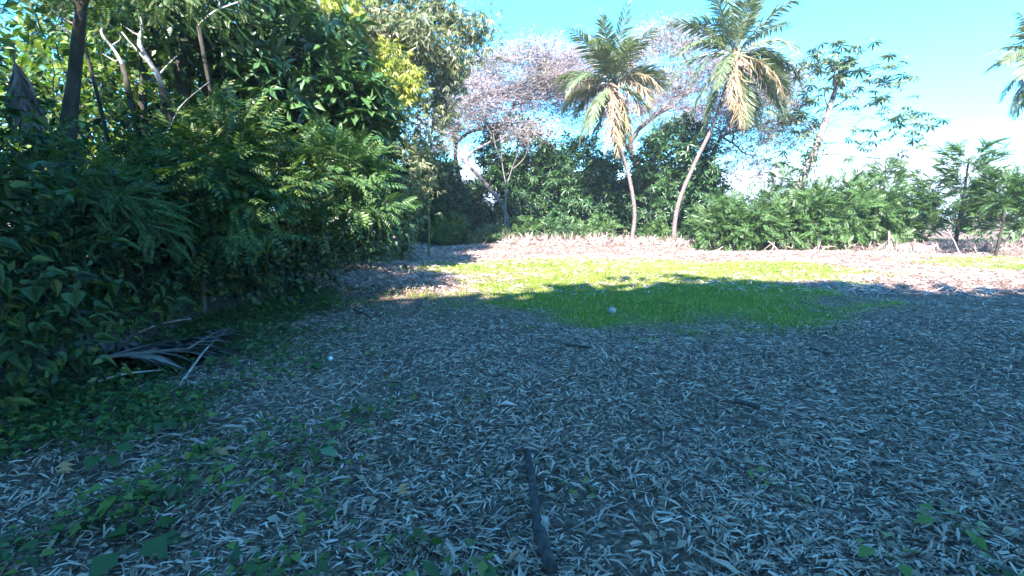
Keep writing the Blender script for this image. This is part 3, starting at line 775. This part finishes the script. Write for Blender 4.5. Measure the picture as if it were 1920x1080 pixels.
left_tree('backlit_tree', 'bright yellow-green tree glowing behind the slender trunk', [(70, 560), (80, 420), (95, 330)], 8.6,
          [(60, 130, 8.8, (1.2, 1.2, .8), 1.5), (170, 190, 8.6, (1.2, 1.2, .8), 1.5), (100, 250, 8.4, (1.5, 1.2, .7), 1.5), (230, 130, 9, (1.0, 1.0, .8), 1), (20, 220, 8, (.8, 1, .8), .8)], 200, 9, BROAD, .17, .20, 'green_leaf', 'bark_dark', .08)
left_tree('forest_tree', 'dark forest tree filling the thicket behind the glossy leaves', [(400, 520), (420, 350), (430, 250)], 13.5,
          [(420, 60, 13.5, (2.4, 1.6, 1.6), 2), (500, 220, 13.5, (2.6, 1.5, 1.6), 2), (330, 200, 13, (2.2, 1.5, 1.6), 2), (600, 320, 13.5, (2, 1.2, 1.3), 1.2), (400, 350, 13, (2.4, 1.2, 1.0), 1)], 340, 10, BROAD, .23, .28, 'dark_leaf', 'bark_dark', .2)
left_tree('forest_tree', 'dark forest tree at the back of the thicket near the left edge', [(140, 520), (150, 380), (160, 300)], 12,
          [(200, 230, 12, (2.2, 1.5, 1.6), 2), (60, 300, 11.5, (2.2, 1.5, 1.4), 2), (260, 330, 11.5, (2, 1.2, 1.0), 1), (-60, 200, 12, (2, 1.5, 2), 1), (120, 400, 11, (2.4, 1.2, .9), 1.4)], 280, 10, BROAD, .22, .28, 'dark_leaf', 'bark_dark', .2)
left_tree('forest_tree', 'high-crowned forest tree behind the forked white branches', [(300, 520), (305, 350), (310, 150)], 12.5,
          [(330, 20, 12.5, (2.0, 1.6, 1.4), 2), (230, 70, 12, (1.8, 1.4, 1.2), 1.6), (400, -40, 13, (1.8, 1.3, 1), 1.4), (180, -40, 12.5, (1.6, 1.4, .9), .9), (420, 110, 12.5, (1.3, 1.2, .9), 1)], 300, 10, BROAD, .20, .26, 'green_leaf', 'bark_dark', .16)

left_tree('forest_tree', 'leafy mid-green tree closing the thicket behind the shorter white branch', [(215, 560), (220, 420), (225, 330)], 9.6,
          [(230, 220, 9.6, (1.2, 1.0, .8), 2), (150, 290, 9.2, (1.3, 1.0, .7), 1.6), (310, 260, 9.6, (1.2, 1.0, .8), 1.6), (60, 330, 9, (1.2, 1, .7), 1.2), (270, 140, 10.2, (1, 1, .7), 1), (390, 210, 10, (1, 1, .6), 1)], 240, 9, BROAD, .16, .22, 'green_leaf', 'bark_dark', .1)
left_tree('forest_tree', 'dark backing tree showing between the slender trunk and the corner twigs', [(60, 520), (70, 400), (80, 250)], 14,
          [(80, 130, 14, (2.4, 1.4, 1.4), 2), (200, 130, 14, (2.2, 1.4, 1.6), 2), (-40, 220, 13.5, (1.8, 1.4, 1.5), 1), (290, 60, 14.5, (2, 1.4, 1.4), 1.4)], 280, 10, BROAD, .24, .3, 'vine_leaf', 'bark_dark', .2)

left_tree('canopy_tree', 'shady canopy tree arching over the thicket above the white branches', [(250, 540), (262, 330), (270, 120)], 8.8,
          [(300, 30, 9.0, (1.3, 1.1, .6), 1.6), (200, 20, 8.8, (1.3, 1.1, .6), 1.4), (400, 70, 9.8, (1.3, 1.0, .7), 1.4), (250, -60, 8.8, (1.6, 1.3, .7), 1.2), (460, 10, 10.2, (1.2, 1, .6), 1)], 230, 11, BROAD, .15, .2, 'dark_leaf', 'bark_dark', .1)
left_tree('canopy_tree', 'shady canopy tree leaning out beneath the hanging bamboo', [(560, 540), (575, 420), (590, 330)], 11.8,
          [(600, 300, 12, (1.3, 1.0, .8), 1.5), (690, 330, 12.4, (1.0, .9, .8), 1.5), (540, 380, 11.6, (1.2, 1, .7), 1.2), (700, 420, 12.6, (1.0, .9, .7), 1.2), (620, 420, 11.6, (1.0, .9, .6), 1)], 230, 10, BROAD, .17, .22, 'mango_leaf', 'bark_dark', .1)

# bare white branches
def bare(label, paths, Yd, bark='bark_pale'):
    b = at(paths[0][0][0][0], paths[0][0][0][1], Yd)
    b = A3(b[0], b[1], gh(b[0], b[1]))
    t = thing('bare_branch_tree', label, 'tree', 'bare white branches in the thicket', b)
    mb = MB(); p0 = at(*paths[0][0][0], Yd)
    r1 = paths[0][1]
    tube(mb, spline([b, (b + p0) / 2 + A3(.1, .1, 0), p0], 8), np.linspace(r1 * 1.3, r1, 8), 6, rough=.05)
    mb.build('trunk', M['bark_dark'], t, smooth=True)
    mb = MB()
    for path, r in paths:
        r = r * .7
        c = spline([at(px, py, Yd) + A3(0, (k > 0) * rng.normal() * .12, 0) for k, (px, py) in enumerate(path)], 9); tube(mb, c, np.linspace(r, r * .45, 9), 6, rough=.06)
    mb.build('branch', M[bark], t, smooth=True)
bare('forked white branches standing bare in sun above the thicket', [([(304, 165), (296, 135), (276, 90), (262, 55), (256, 28)], .055), ([(296, 135), (270, 105), (232, 62)], .03), ([(276, 72), (252, 62), (234, 48)], .025), ([(299, 140), (308, 118), (322, 100)], .022), ([(268, 70), (264, 45), (270, 20)], .02)], 7.6)
bare('shorter white bare branch left of the forked white branches', [([(230, 122), (212, 92), (198, 68), (180, 44)], .04), ([(222, 112), (200, 108), (180, 96)], .02), ([(208, 86), (206, 60), (200, 40)], .018)], 7.9)
bare('long white bough crossing the top of the thicket', [([(372, 48), (395, 22), (415, 8), (446, -4)], .03), ([(408, 12), (400, -4), (392, -12)], .02)], 8.2)
bare('thin pale leaning stem in front of the feathery leaves', [([(296, 288), (312, 255), (340, 205), (362, 175), (385, 150)], .012)], 6.2)
bare('long bare twigs reaching across the sky at the upper left corner', [([(150, 52), (120, 36), (80, 14), (50, -6)], .02), ([(130, 60), (100, 45), (60, 30)], .014), ([(140, 70), (95, 48), (40, 52)], .012), ([(142, 40), (110, 12), (95, -6)], .012)], 6.4, 'bark_mauve')

# feathery shrub boughs leaning out of the thicket
def feathery(label, px, py, Yd, blobs_px, n, leaf='feather_leaf', tpl=PIN6, size=.34, per=11, stem='bark_brown'):
    b = at(px, py, Yd); b = A3(b[0], b[1], gh(b[0], b[1]))
    bl = [(at(x, y, Y2), r, w) for x, y, Y2, r, w in blobs_px]
    top = at(px, blobs_px[0][1] + 60, Yd)
    make_tree('feathery_shrub', label, 'shrub', b, [(b + top) / 2, top], bl, int(n * .52), per, tpl, size, .16, leaf, stem, .05, 'feathery shrubs in the thicket', droop=.25, upn=1.2, flat=.5)
feathery('feathery shrub whose layered boughs catch sun over the clearing', 560, 560, 9.0, [(645, 288, 8.6, (.7, .5, .12), 2.2), (655, 335, 8.5, (.6, .5, .12), 1.6), (675, 384, 8.4, (.75, .5, .08), 1.8), (600, 270, 9.2, (.5, .6, .3), 1), (560, 330, 9.2, (.7, .7, .5), 1.2), (530, 400, 9, (.8, .7, .5), 1)], 170, 'shrub_leaf', size=.32)
feathery('dark feathery shrub in the middle of the thicket', 380, 600, 6.6, [(420, 330, 6.4, (.9, .6, .3), 2), (350, 290, 6.6, (.9, .7, .4), 2), (470, 370, 6.6, (.7, .6, .3), 1.2), (300, 360, 6.2, (.8, .6, .4), 1.4), (420, 410, 6.2, (.7, .5, .3), 1), (440, 260, 7, (.8, .7, .35), 1.2)], 190, size=.32)
feathery('drooping fine-leaved shrub under the slender trunk', 110, 640, 5.0, [(90, 340, 4.8, (.7, .5, .25), 2), (180, 370, 5, (.7, .5, .25), 2), (30, 400, 4.6, (.6, .5, .3), 1.2), (250, 420, 5, (.6, .5, .3), 1)], 130, tpl=PINL, size=.26, per=10)
feathery('tall small-leaved shrub between the white branches and glossy leaves', 420, 560, 8.2, [(400, 235, 8.2, (1.0, .8, .35), 2), (460, 270, 8.4, (1.0, .8, .35), 2), (340, 250, 8, (.9, .8, .35), 1.3), (520, 310, 8.8, (.9, .8, .35), 1.2)], 260, 'vine_leaf', tpl=BROAD, size=.12, per=16)

# vine-hung shrubs along the foot of the thicket
vs = 'vine-hung shrubs at the foot of the thicket'
rows = [('near vine-covered shrub with large dark leaves at the left edge', -4.4, 3.2, 2.7, 1.5, .15, 190), ('vine-covered shrub behind the fallen palm fronds', -4.95, 4.7, 2.3, 1.7, .14, 200), ('dark vine-hung shrub with hollow below, past the fallen fronds', -5.1, 6.2, 2.0, 1.7, .13, 170),
        ('vine-hung shrub sloping to the clearing, midway along the thicket', -4.75, 7.7, 1.6, 1.7, .12, 180), ('vine-hung shrub under the sunlit feathery boughs', -4.7, 9.4, 2.2, 1.9, .12, 190), ('vine-hung shrub short of the bamboo', -4.9, 11.3, 2.4, 2.1, .12, 180),
        ('vine-hung shrub at the bamboo base facing the clearing', -5.0, 13.4, 2.3, 2.1, .13, 150), ('last vine-hung shrub beyond the bamboo base', -5.2, 15.6, 2.1, 2.1, .14, 130),
        ('deep shaded shrub behind the nearest vine leaves', -6.0, 4.6, 3.0, 2.2, .15, 180), ('deep shaded shrub behind the hollow', -6.2, 7.0, 3.2, 2.4, .15, 180), ('deep shaded shrub behind the midway vines', -6.4, 9.6, 3.4, 2.6, .16, 180), ('deep shaded shrub before the bamboo culms', -6.6, 12.4, 3.2, 2.6, .17, 160)]
vine_near = None
for lab, x, y, h, w, sz, n in rows:
    b = A3(x, y, gh(x, y))
    blobs = [(b + A3(0, 0, h * .62), (w * .45, w * .5, h * .38), 2), (b + A3(.25, -.2, h * .34), (w * .42, w * .45, h * .32), 1.6), (b + A3(.35, .35, h * .22), (w * .38, w * .4, h * .2), 1)]
    t, tips = make_tree('vine_shrub', lab, 'shrub', b, [b + A3(.03, 0, h * .15), b + A3(0, .05, h * .32)], blobs, n, 6 if sz > .125 else 9, MIXV if sz > .125 else BROADW, sz * .8, .19, 'vine_leaf', 'bark_dark', .06, vs, droop=.75, shell=.4, upn=.6)
    if vine_near is None: vine_near = (t, tips)
# the nearest large leaves, one by one
t, tips = vine_near
lm = []
for k in range(3):
    m = MB(); v, f = t_heart(.75 + .1 * k, .14, .2 + .08 * k); scatter(m, (v, f), [A3(0, 0, 0)], [A3(1, 0, 0)], [A3(0, 0, 1)], [1.]); lm.append(m.mesh('leaf', M['vine_leaf']))
front = tips[np.argsort(np.linalg.norm(tips - A3(-1.5, 1, 1.2), axis=1))][:60]
for k in range(150):
    o = bpy.data.objects.new('leaf', lm[k % 3]); link(o, t)
    o.location = front[k % 60] + rng.normal(size=3) * .16 + A3(.1, -.12, 0) - np.array(t.location)
    d = Vector((rng.normal() * .5 + .35, rng.normal() * .5 - .4, -.75)); o.rotation_euler = d.to_track_quat('X', 'Z').to_euler()
    s_ = .085 + .06 * rng.random(); o.scale = (s_, s_, s_)
# a dead frond hanging at the top left corner
tp = at(22, 95, 5.2)
o = frond_mesh(tp, A3(.1, 0, -1), .85, .2, .45, n=8, hang=1.2).build('hanging_frond', M['dead_grey'], loc=tp)
tag(o, 'dead grey frond hanging in the upper left corner', 'frond')

# ------------------------------------------------------------------ ground cover
def in_clearing(x, y):
    return x > -4.3 - .04 * y
def litter_points(n, y0, y1, near_bias=1.0):
    """points over the wedge of ground in view"""
    y = y0 + (y1 - y0) * rng.random(n) ** near_bias
    half = 1.25 * y + 1.2
    x = (rng.random(n) * 2 - 1) * half
    return x, y
def flat_leaves(mb, x, y, tpl, size, tilt=.32, lift=.012, mat=0):
    n = len(x)
    a = rng.normal(size=n) * 1.0 + .5 * np.sin(x * .8 + y * .6) + np.pi * (rng.random(n) < .5)      # drifts lie roughly one way
    D = np.stack([np.cos(a), np.sin(a), rng.normal(size=n) * tilt], 1)
    U = np.stack([rng.normal(size=n) * .45, rng.normal(size=n) * .45, np.ones(n)], 1)
    P = np.stack([x, y, gh(x, y) + lift + .02 * rng.random(n)], 1)
    scatter(mb, tpl, P - D * np.asarray(size).reshape(-1, 1) * .5, D, U, size, mat)
T1, T2, T3, T4 = t_blade(.13, .03, .01), t_blade(.26, .06, -.02, .5), t_strip(.09, .03), t_blade(.15, .07, .03, .25)
def clump(x, y):
    """density of the litter drifts"""
    return .5 + .5 * np.sin(x * 1.3 + .7 * np.sin(y * .9)) * np.sin(y * 1.6 + .8 * np.sin(x * 1.1 + 2))
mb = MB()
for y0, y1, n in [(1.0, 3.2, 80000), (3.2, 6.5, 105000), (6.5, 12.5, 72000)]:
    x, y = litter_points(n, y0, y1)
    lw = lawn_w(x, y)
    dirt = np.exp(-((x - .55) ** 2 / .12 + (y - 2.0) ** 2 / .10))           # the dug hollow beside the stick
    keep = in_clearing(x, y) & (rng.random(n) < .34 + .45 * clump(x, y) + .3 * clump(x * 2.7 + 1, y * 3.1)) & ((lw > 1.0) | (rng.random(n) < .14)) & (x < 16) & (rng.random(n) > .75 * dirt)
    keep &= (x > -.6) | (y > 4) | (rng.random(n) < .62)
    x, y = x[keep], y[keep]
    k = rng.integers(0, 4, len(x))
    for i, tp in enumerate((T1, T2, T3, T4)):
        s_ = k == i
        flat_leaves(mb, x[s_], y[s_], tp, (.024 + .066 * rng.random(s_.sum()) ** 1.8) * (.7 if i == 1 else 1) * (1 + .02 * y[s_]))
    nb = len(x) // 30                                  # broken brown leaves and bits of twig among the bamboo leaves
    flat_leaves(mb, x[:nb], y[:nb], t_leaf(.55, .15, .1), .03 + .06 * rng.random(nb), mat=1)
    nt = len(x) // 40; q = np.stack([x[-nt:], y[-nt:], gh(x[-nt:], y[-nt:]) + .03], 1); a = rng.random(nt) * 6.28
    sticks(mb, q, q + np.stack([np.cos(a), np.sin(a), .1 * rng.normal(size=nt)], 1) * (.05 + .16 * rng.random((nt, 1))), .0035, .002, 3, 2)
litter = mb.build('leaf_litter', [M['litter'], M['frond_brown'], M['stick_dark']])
tag(litter, 'carpet of dry grey-brown bamboo leaves over the shaded ground', 'leaf litter', kind='stuff')
# the biggest, nearest leaves singly
dl = []
for k in range(5):
    m = MB(); tp = [t_blade(.12, .12, .06), t_blade(.2, .1, -.05, .4), t_strip(.11, .16), t_blade(.16, .2, .1, .15), t_blade(.09, .05, .12, .3)][k]
    scatter(m, tp, [A3(-.5, 0, 0)], [A3(1, 0, 0)], [A3(0, 0, 1)], [1.]); dl.append(m.mesh('dry_leaf', M['litter']))
for k in range(300):
    y = 1.25 + 1.9 * rng.random() ** 1.3; x = (rng.random() * 2 - 1) * (1.18 * y + .3)
    o = bpy.data.objects.new('dry_leaf', dl[int(rng.integers(5))]); link(o, litter)
    o.location = (x, y, gh(x, y) + .035 + .015 * rng.random())
    o.rotation_euler = (rng.normal() * .35, rng.normal() * .25, rng.random() * 6.28)
    s_ = .08 + .055 * rng.random(); o.scale = (s_, s_, s_)

# sun-bleached straw on the far part of the field
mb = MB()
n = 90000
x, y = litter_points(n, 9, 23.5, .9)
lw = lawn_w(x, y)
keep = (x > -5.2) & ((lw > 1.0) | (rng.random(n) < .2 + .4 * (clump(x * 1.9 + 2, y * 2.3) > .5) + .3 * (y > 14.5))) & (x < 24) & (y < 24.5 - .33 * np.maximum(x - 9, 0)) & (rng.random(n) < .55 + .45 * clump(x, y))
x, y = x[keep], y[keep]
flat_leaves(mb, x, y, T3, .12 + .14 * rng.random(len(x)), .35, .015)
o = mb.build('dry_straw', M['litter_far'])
tag(o, 'pale pinkish straw lying over the far sunlit field', 'straw', kind='stuff')

# short grass
mb = MB(); n = 200000
c = rng.integers(0, len(LAWN), n)
L = np.array(LAWN)[c]
a, r = rng.random(n) * 2 * np.pi, np.sqrt(rng.random(n)) * 1.3
x, y = L[:, 0] + L[:, 2] * r * np.cos(a), L[:, 1] + L[:, 3] * r * np.sin(a)
keep = (rng.random(n) < .35 + .65 * (clump(x * 1.7, y * 1.3 + 1) > .32)) & (rng.random(n) < np.clip((1.2 - lawn_w(x, y)) * 3, 0, 1)) & (rng.random(n) > .7 * (clump(x * 1.9 + 2, y * 2.3) > .6))
x, y = x[keep], y[keep]; n = len(x)
P = np.stack([x, y, gh(x, y) - .005], 1)
D = rng.normal(size=(n, 3)) * .5 + A3(0, 0, .8)
scatter(mb, (A3([0, -.08, 0], [0, .08, 0], [1, 0, 0]), np.array([[0, 1, 2]])), P, D, rdir(n), .05 + .06 * rng.random(n))
o = mb.build('grass', M['grass'])
tag(o, 'short yellow-green grass patches growing across the field', 'grass', kind='stuff')

# weeds creeping out of the thicket over the near left ground
mb = MB(); n = 2400
y = 1.3 + 8 * rng.random(n) ** 1.9
x = -4.3 + np.abs(rng.normal(size=n)) * (1.0 + .9 * np.exp(-((y - 2) / 1.2) ** 2))
w_ = (clump(x * 2.1, y * 1.9) > .45) | (x < -3.4)
x, y = x[w_], y[w_]
for tp, s0, per in ((BROAD, .05, 6), (BROADW, .055, 5)):
    q = np.repeat(np.stack([x, y, gh(x, y) + .07], 1), per, 0) + rng.normal(size=(len(x) * per, 3)) * A3(.07, .07, .035)
    scatter(mb, tp, q, rdir(len(q)) * A3(1, 1, .35), rng.normal(size=(len(q), 3)) * .3 + A3(0, 0, 1), s0 * (.6 + .8 * rng.random(len(q))))
o = mb.build('weeds', M['feather_leaf'])
tag(o, 'low dark weeds creeping from the thicket over the leaf litter', 'weeds', kind='stuff')

# single seedlings standing in the litter
sd = 'green seedlings in the leaf litter'
def seedling(label, px, py, h, nl, tpl, size, leaf='vine_leaf'):
    b = G(px, py); t = thing('seedling', label, 'seedling', sd, b)
    ms, ml = MB(), MB()
    for k in range(nl):
        a = k * 2.4 + rng.normal() * .3; u = .35 + .65 * (k + 1) / nl
        p = b + A3(.02 * math.cos(a), .02 * math.sin(a), h * u)
        e = p + A3(math.cos(a) * .06, math.sin(a) * .06, .02)
        sticks(ms, [p], [e], .002, .0015, 3)
        ml = MB(); scatter(ml, tpl, [e], [A3(math.cos(a), math.sin(a), -.15)], [A3(0, 0, 1) + rng.normal(size=3) * .2], [size * (.75 + .5 * rng.random())]); ml.build('leaf', M[leaf], t)
    tube(ms, [b - A3(0, 0, .02), b + A3(.005, 0, h * .5), b + A3(0, .005, h)], [.004, .003, .002], 4)
    ms.build('stem', M['culm'], t)
for lab, px, py, h, nl, tp, s_, lf in [
        ('bright green drooping seedling left of the bottom centre', 240, 935, .13, 6, BROAD, .13, 'green_leaf'), ('upright yellow-tipped seedling in the lower left litter', 478, 945, .16, 5, BROAD, .11, 'green_leaf'),
        ('dark low lobed seedling at the bottom left', 255, 1010, .06, 7, BROADW, .13, 'vine_leaf'), ('bluish seedling among litter below the white fleck', 590, 865, .08, 7, BROADW, .09, 'gloss_leaf'),
        ('rounded seedling beside the tilted leaf bundle', 692, 800, .10, 7, BROADW, .10, 'vine_leaf'), ('low broad seedling right of the white fleck', 590, 690, .10, 8, BROADW, .12, 'vine_leaf'),
        ('leafy seedling near the fallen fronds end', 425, 690, .16, 8, BROADW, .13, 'vine_leaf'), ('dark seedling tuft below the fallen fronds', 320, 800, .10, 9, BROADW, .11, 'vine_leaf'), ('leafy dark seedling at the lower left', 200, 860, .12, 9, BROADW, .11, 'vine_leaf'),
        ('bright seedling in the sun fleck by the thicket', 552, 590, .30, 7, BROAD, .13, 'green_leaf'), ('tiny seedling at the lower right corner', 1660, 1072, .07, 5, BROADW, .07, 'green_leaf'), ('seedling pair at the lower right litter', 1785, 1010, .08, 8, BROADW, .08, 'green_leaf'), ('green seedling at the bottom edge left of the long stick', 770, 1062, .08, 8, BROAD, .10, 'vine_leaf')]:
    seedling(lab, px, py, h, nl, tp, s_, lf)

# ------------------------------------------------------------------ single things on the ground
def stick(label, path_px, r, mat='stick_dark', lift=.02, name='fallen_stick', sides=7, rough=.08, taper=.6, group='sticks on the leaf litter'):
    c = [G(px, py) + A3(0, 0, lift + r) for px, py in path_px]
    m = MB(); tube(m, spline(c, 12), np.linspace(r, r * taper, 12) * (1 + .06 * rng.normal(size=12)), sides, rough=rough)
    o = m.build(name, M[mat], loc=c[0]); return tag(o, label, 'stick', group)
o = stick('long dark stick with a pale knot at the bottom centre', [(1035, 1090), (1010, 1010), (1000, 930), (990, 868)], .030, 'stick_dark', lift=.03, sides=8, rough=.2)
for px, py, r in [(1022, 1000, .034)]:
    c = G(px, py) + A3(0, 0, .06); m = MB()
    tube(m, [c + A3(-.02, .11, -.02), c + A3(-.012, .06, 0), c + A3(.004, .03, .003), c, c + A3(-.004, -.04, 0), c + A3(.012, -.08, -.02)], [r * .15, r * .5, r * .6, r * .75, r * .5, r * .12], 9, rough=.28)
    k = m.build('knot', M['stick'], o); k['label'] = 'pale knot of wood'
stick('short dark stick lying right of centre in the litter', [(1376, 760), (1424, 771)], .026)
stick('thin dark stick crossing behind the long dark stick', [(955, 852), (1000, 862), (1020, 872)], .012)
stick('thin dark twig lying at mid field before the grass', [(1060, 655), (1105, 662)], .020)
stick('slim dark twig at the right of the mid litter', [(1518, 658), (1556, 668)], .016)
stick('dark twig near the sun fleck by the thicket', [(665, 592), (697, 606)], .02)
stick('pale twig slanting in the lower litter left of the long stick', [(908, 1005), (970, 962)], .006, 'stick')
stick('pale brown stick piece on the left litter', [(358, 828), (410, 848)], .011, 'stick')
stick('pale split stick near the bottom right of the knot', [(1180, 990), (1130, 975), (1068, 1000)], .006, 'stick')
stick('whitish stick at the lower right of the dug hollow', [(1228, 978), (1256, 981)], .008, 'bark_pale')
stick('pale thin stick leaning at the foot of the thicket', [(282, 640), (330, 605)], .008, 'stick', lift=.25)
def scrap(name, label, cat, px, py, size, w, mat, ang, n=1, group=None):
    c = G(px, py) + A3(0, 0, .04)
    m = MB(); tp = t_leaf(w, .15, .12)
    for k in range(n):
        a = ang + (k - (n - 1) / 2) * .3
        scatter(m, tp, [c + A3(*(rng.normal(size=2) * .012 * (n > 1)), .006 * k)], [A3(math.cos(a), math.sin(a), .12)], [A3(rng.normal() * .2, -.3, 1)], [size])
    o = m.build(name, M[mat], loc=c); return tag(o, label, cat, group)
scrap('bark_flake', 'broad pale flake of bark at the centre of the litter', 'bark', 935, 778, .15, .34, 'litter_far', -.1)
scrap('curled_leaf', 'rust-brown curled leaf cluster on the left litter', 'leaf', 392, 862, .10, .7, 'rust_leaf', .3, 3)
scrap('curled_leaf', 'rust-brown leaf scrap at the far lower left', 'leaf', 105, 890, .10, .5, 'rust_leaf', .1, 3)
scrap('curled_leaf', 'small rusty leaf in the lower centre litter', 'leaf', 748, 938, .08, .4, 'rust_leaf', .7, 3)
scrap('curled_leaf', 'brown leaf sliver left of the long dark stick', 'leaf', 950, 1066, .11, .22, 'rust_leaf', .9)
scrap('leaf_bundle', 'fan of pale leaves standing tilted left of centre', 'leaf', 728, 868, .14, .16, 'dead_grey', 1.2, 5)
c = G(620, 674); m = MB(); tube(m, [c + A3(0, 0, z) for z in (.0, .012, .03, .045, .052)], [.012, .024, .028, .018, .004], 9, rough=.05)
tag(m.build('white_pebble', M['white_block'], loc=c, smooth=True), 'small white pebble bright on the dark litter', 'pebble')
c = G(1147, 584); m = MB(); tube(m, [c + A3(0, 0, z) for z in (-.02, .02, .05, .08, .09)], [.05, .075, .065, .035, .01], 9, rough=.14)
tag(m.build('stone', M['stone'], loc=c, smooth=True), 'lone grey stone in the shaded grass', 'stone')

# fallen palm fronds heaped at the foot of the thicket
ff = 'fallen palm fronds by the thicket'
for lab, p, q, L, wl in [('fallen grey palm frond with a pale midrib, nearest the clearing', (180, 712), (420, 655), 2.0, .5), ('fallen grey palm frond fanned out at the left of the heap', (250, 650), (85, 700), 1.3, .55), ('fallen grey palm frond at the back of the heap', (120, 650), (300, 672), 1.4, .45), ('small fallen frond pointing along the thicket', (370, 680), (460, 610), 1.4, .4), ('broken fallen frond crossing the middle of the heap', (230, 700), (330, 650), 1.2, .5)]:
    a, b2 = G(*p) + A3(.04, -.18, .24), G(*q) + A3(.04, -.16, .14)
    o = frond_mesh(a, b2 - a, L, .12, wl, n=10, hang=.35).build('fallen_frond', M['dead_grey'], loc=a)
    tag(o, lab, 'frond', ff)

for lab, a, b2, zz in [('grey stalk poking up from the frond heap towards the left', (150, 700), (60, 640), .3), ('grey stalk lying along the front of the frond heap', (140, 735), (300, 700), .06), ('grey stalk crossing the end of the frond heap', (330, 720), (420, 640), .1), ('bent grey stalk behind the frond heap', (230, 660), (360, 640), .22), ('pale thin stalk standing between frond heap and thicket', (245, 655), (268, 600), .1)]:
    p, q = G(*a) + A3(.1, -.1, .05), G(*b2) + A3(.1, -.1, .06 + zz); m = MB()
    tube(m, spline([p, (p + q) / 2 + A3(0, 0, .05), q], 8), np.linspace(.016, .006, 8), 6, rough=.08)
    tag(m.build('dead_stalk', M['stick'], loc=p), lab, 'stalk', 'dead stalks in the frond heap')

# dry brush and cut stems along the far edge
mb = MB(); n = 2600
u = rng.random(n); x = -.5 + 24 * u; y = 22.6 - .24 * np.maximum(x - 8, 0) + rng.normal(size=n) * .45
P = np.stack([x, y, gh(x, y) + .18 * rng.random(n)], 1); D = rng.normal(size=(n, 3)) * A3(1, .7, .45) + A3(0, 0, .15)
ln = .25 + .55 * rng.random(n)
sticks(mb, P, P + nrm(D) * ln[:, None], .010, .005, 3)
m2 = 5000; x = -.5 + 24 * rng.random(m2); y = 22.6 - .24 * np.maximum(x - 8, 0) + rng.normal(size=m2) * .55
scatter(mb, t_strip(.08, .1), np.stack([x, y, gh(x, y) + .25 * rng.random(m2) ** 2], 1), rng.normal(size=(m2, 3)) + A3(0, 0, .5), rdir(m2), .3 + .25 * rng.random(m2), 1)
o = mb.build('dry_brush', [M['stick'], M['litter_far']])
tag(o, 'tangle of dry pinkish brush along the far field edge', 'brush', kind='stuff')
for lab, a, b2 in [('forked dead stem lying before the third boundary shrub', (1462, 474), (1440, 452)), ('pale dead stem leaning up before the fifth boundary shrub', (1520, 462), (1534, 445)), ('slanting bare pole by the layered sapling', (1800, 478), (1776, 430)), ('cut stem leaning at the foot of the first boundary shrub', (1338, 476), (1356, 462)), ('dead branch lying at the foot of the forked rain tree', (925, 490), (958, 470))]:
    p = G(*a); q = at(*b2, p[1] + .1); m = MB(); tube(m, spline([p, (p + q) / 2 + A3(.02, 0, .03), q], 7), np.linspace(.035, .018, 7), 6, rough=.08)
    tag(m.build('dead_branch', M['stick'], loc=p), lab, 'branch', 'dead branches at the field edge')

# fence posts and white blocks at the right
for lab, px, top in [('tall pale fence post right of the shrub row', 1667, 432), ('pale fence post beside the white blocks', 1715, 448), ('short fence post before the layered sapling', 1783, 462), ('thin dark fence post behind the white blocks', 1742, 452)]:
    p = at(px, 474, 20.2); p[2] = gh(p[0], p[1]) - .1; q = at(px, top, 20.2)
    m = MB(); tube(m, spline([p, (p + q) / 2 + A3(.01, 0, 0), q], 6), [.05, .048, .045, .044, .042, .036], 7, rough=.06)
    tag(m.build('fence_post', M['stick'], loc=p), lab, 'fence post', 'fence posts by the boundary')
for lab, px, w, h in [('largest white block at the far field edge beside a fence post', 1720, .30, .34), ('middle white block of three at the far field edge', 1733, .22, .24), ('end white block of three at the far field edge', 1743, .22, .26)]:
    p = at(px, 474, 20.0); p[2] = gh(p[0], p[1]) + .05
    m = MB(); bx = A3(*[[sx * w / 2 * (1 - .1 * sz), sy * .14, h * sz] for sz in (0, .12, .9, 1) for sx, sy in ((-.94, -.9), (.94, -.9), (.94, .9), (-.94, .9))])
    bx = bx * (1 + .05 * rng.normal(size=bx.shape)); F = []
    for k in range(3):
        for i in range(4): F.append([k * 4 + i, k * 4 + (i + 1) % 4, k * 4 + 4 + (i + 1) % 4, k * 4 + 4 + i])
    F += [[3, 2, 1, 0], [12, 13, 14, 15]]
    m.add(bx + p, F); tag(m.build('white_block', M['white_block'], loc=p), lab, 'block', 'white blocks at the field edge')

# ------------------------------------------------------------------ thin blue air
x0, x1, y0, y1, z0, z1 = -950, 950, -950, 1450, -2.0, 16.5
mb = MB(); mb.add([(x, y, z) for z in (z0, z1) for x, y in ((x0, y0), (x1, y0), (x1, y1), (x0, y1))], [[3, 2, 1, 0], [4, 5, 6, 7], [0, 1, 5, 4], [1, 2, 6, 5], [2, 3, 7, 6], [3, 0, 4, 7]])
m, n, l = new_mat('air'); out = n.new('ShaderNodeOutputMaterial'); pv = n.new('ShaderNodeVolumePrincipled')
pv.inputs['Color'].default_value = (.62, .80, 1, 1); pv.inputs['Density'].default_value = 0.0009
l.new(pv.outputs[0], out.inputs['Volume'])
o = mb.build('haze', m); tag(o, 'thin bluish haze in the air over the field', 'haze', kind='stuff')
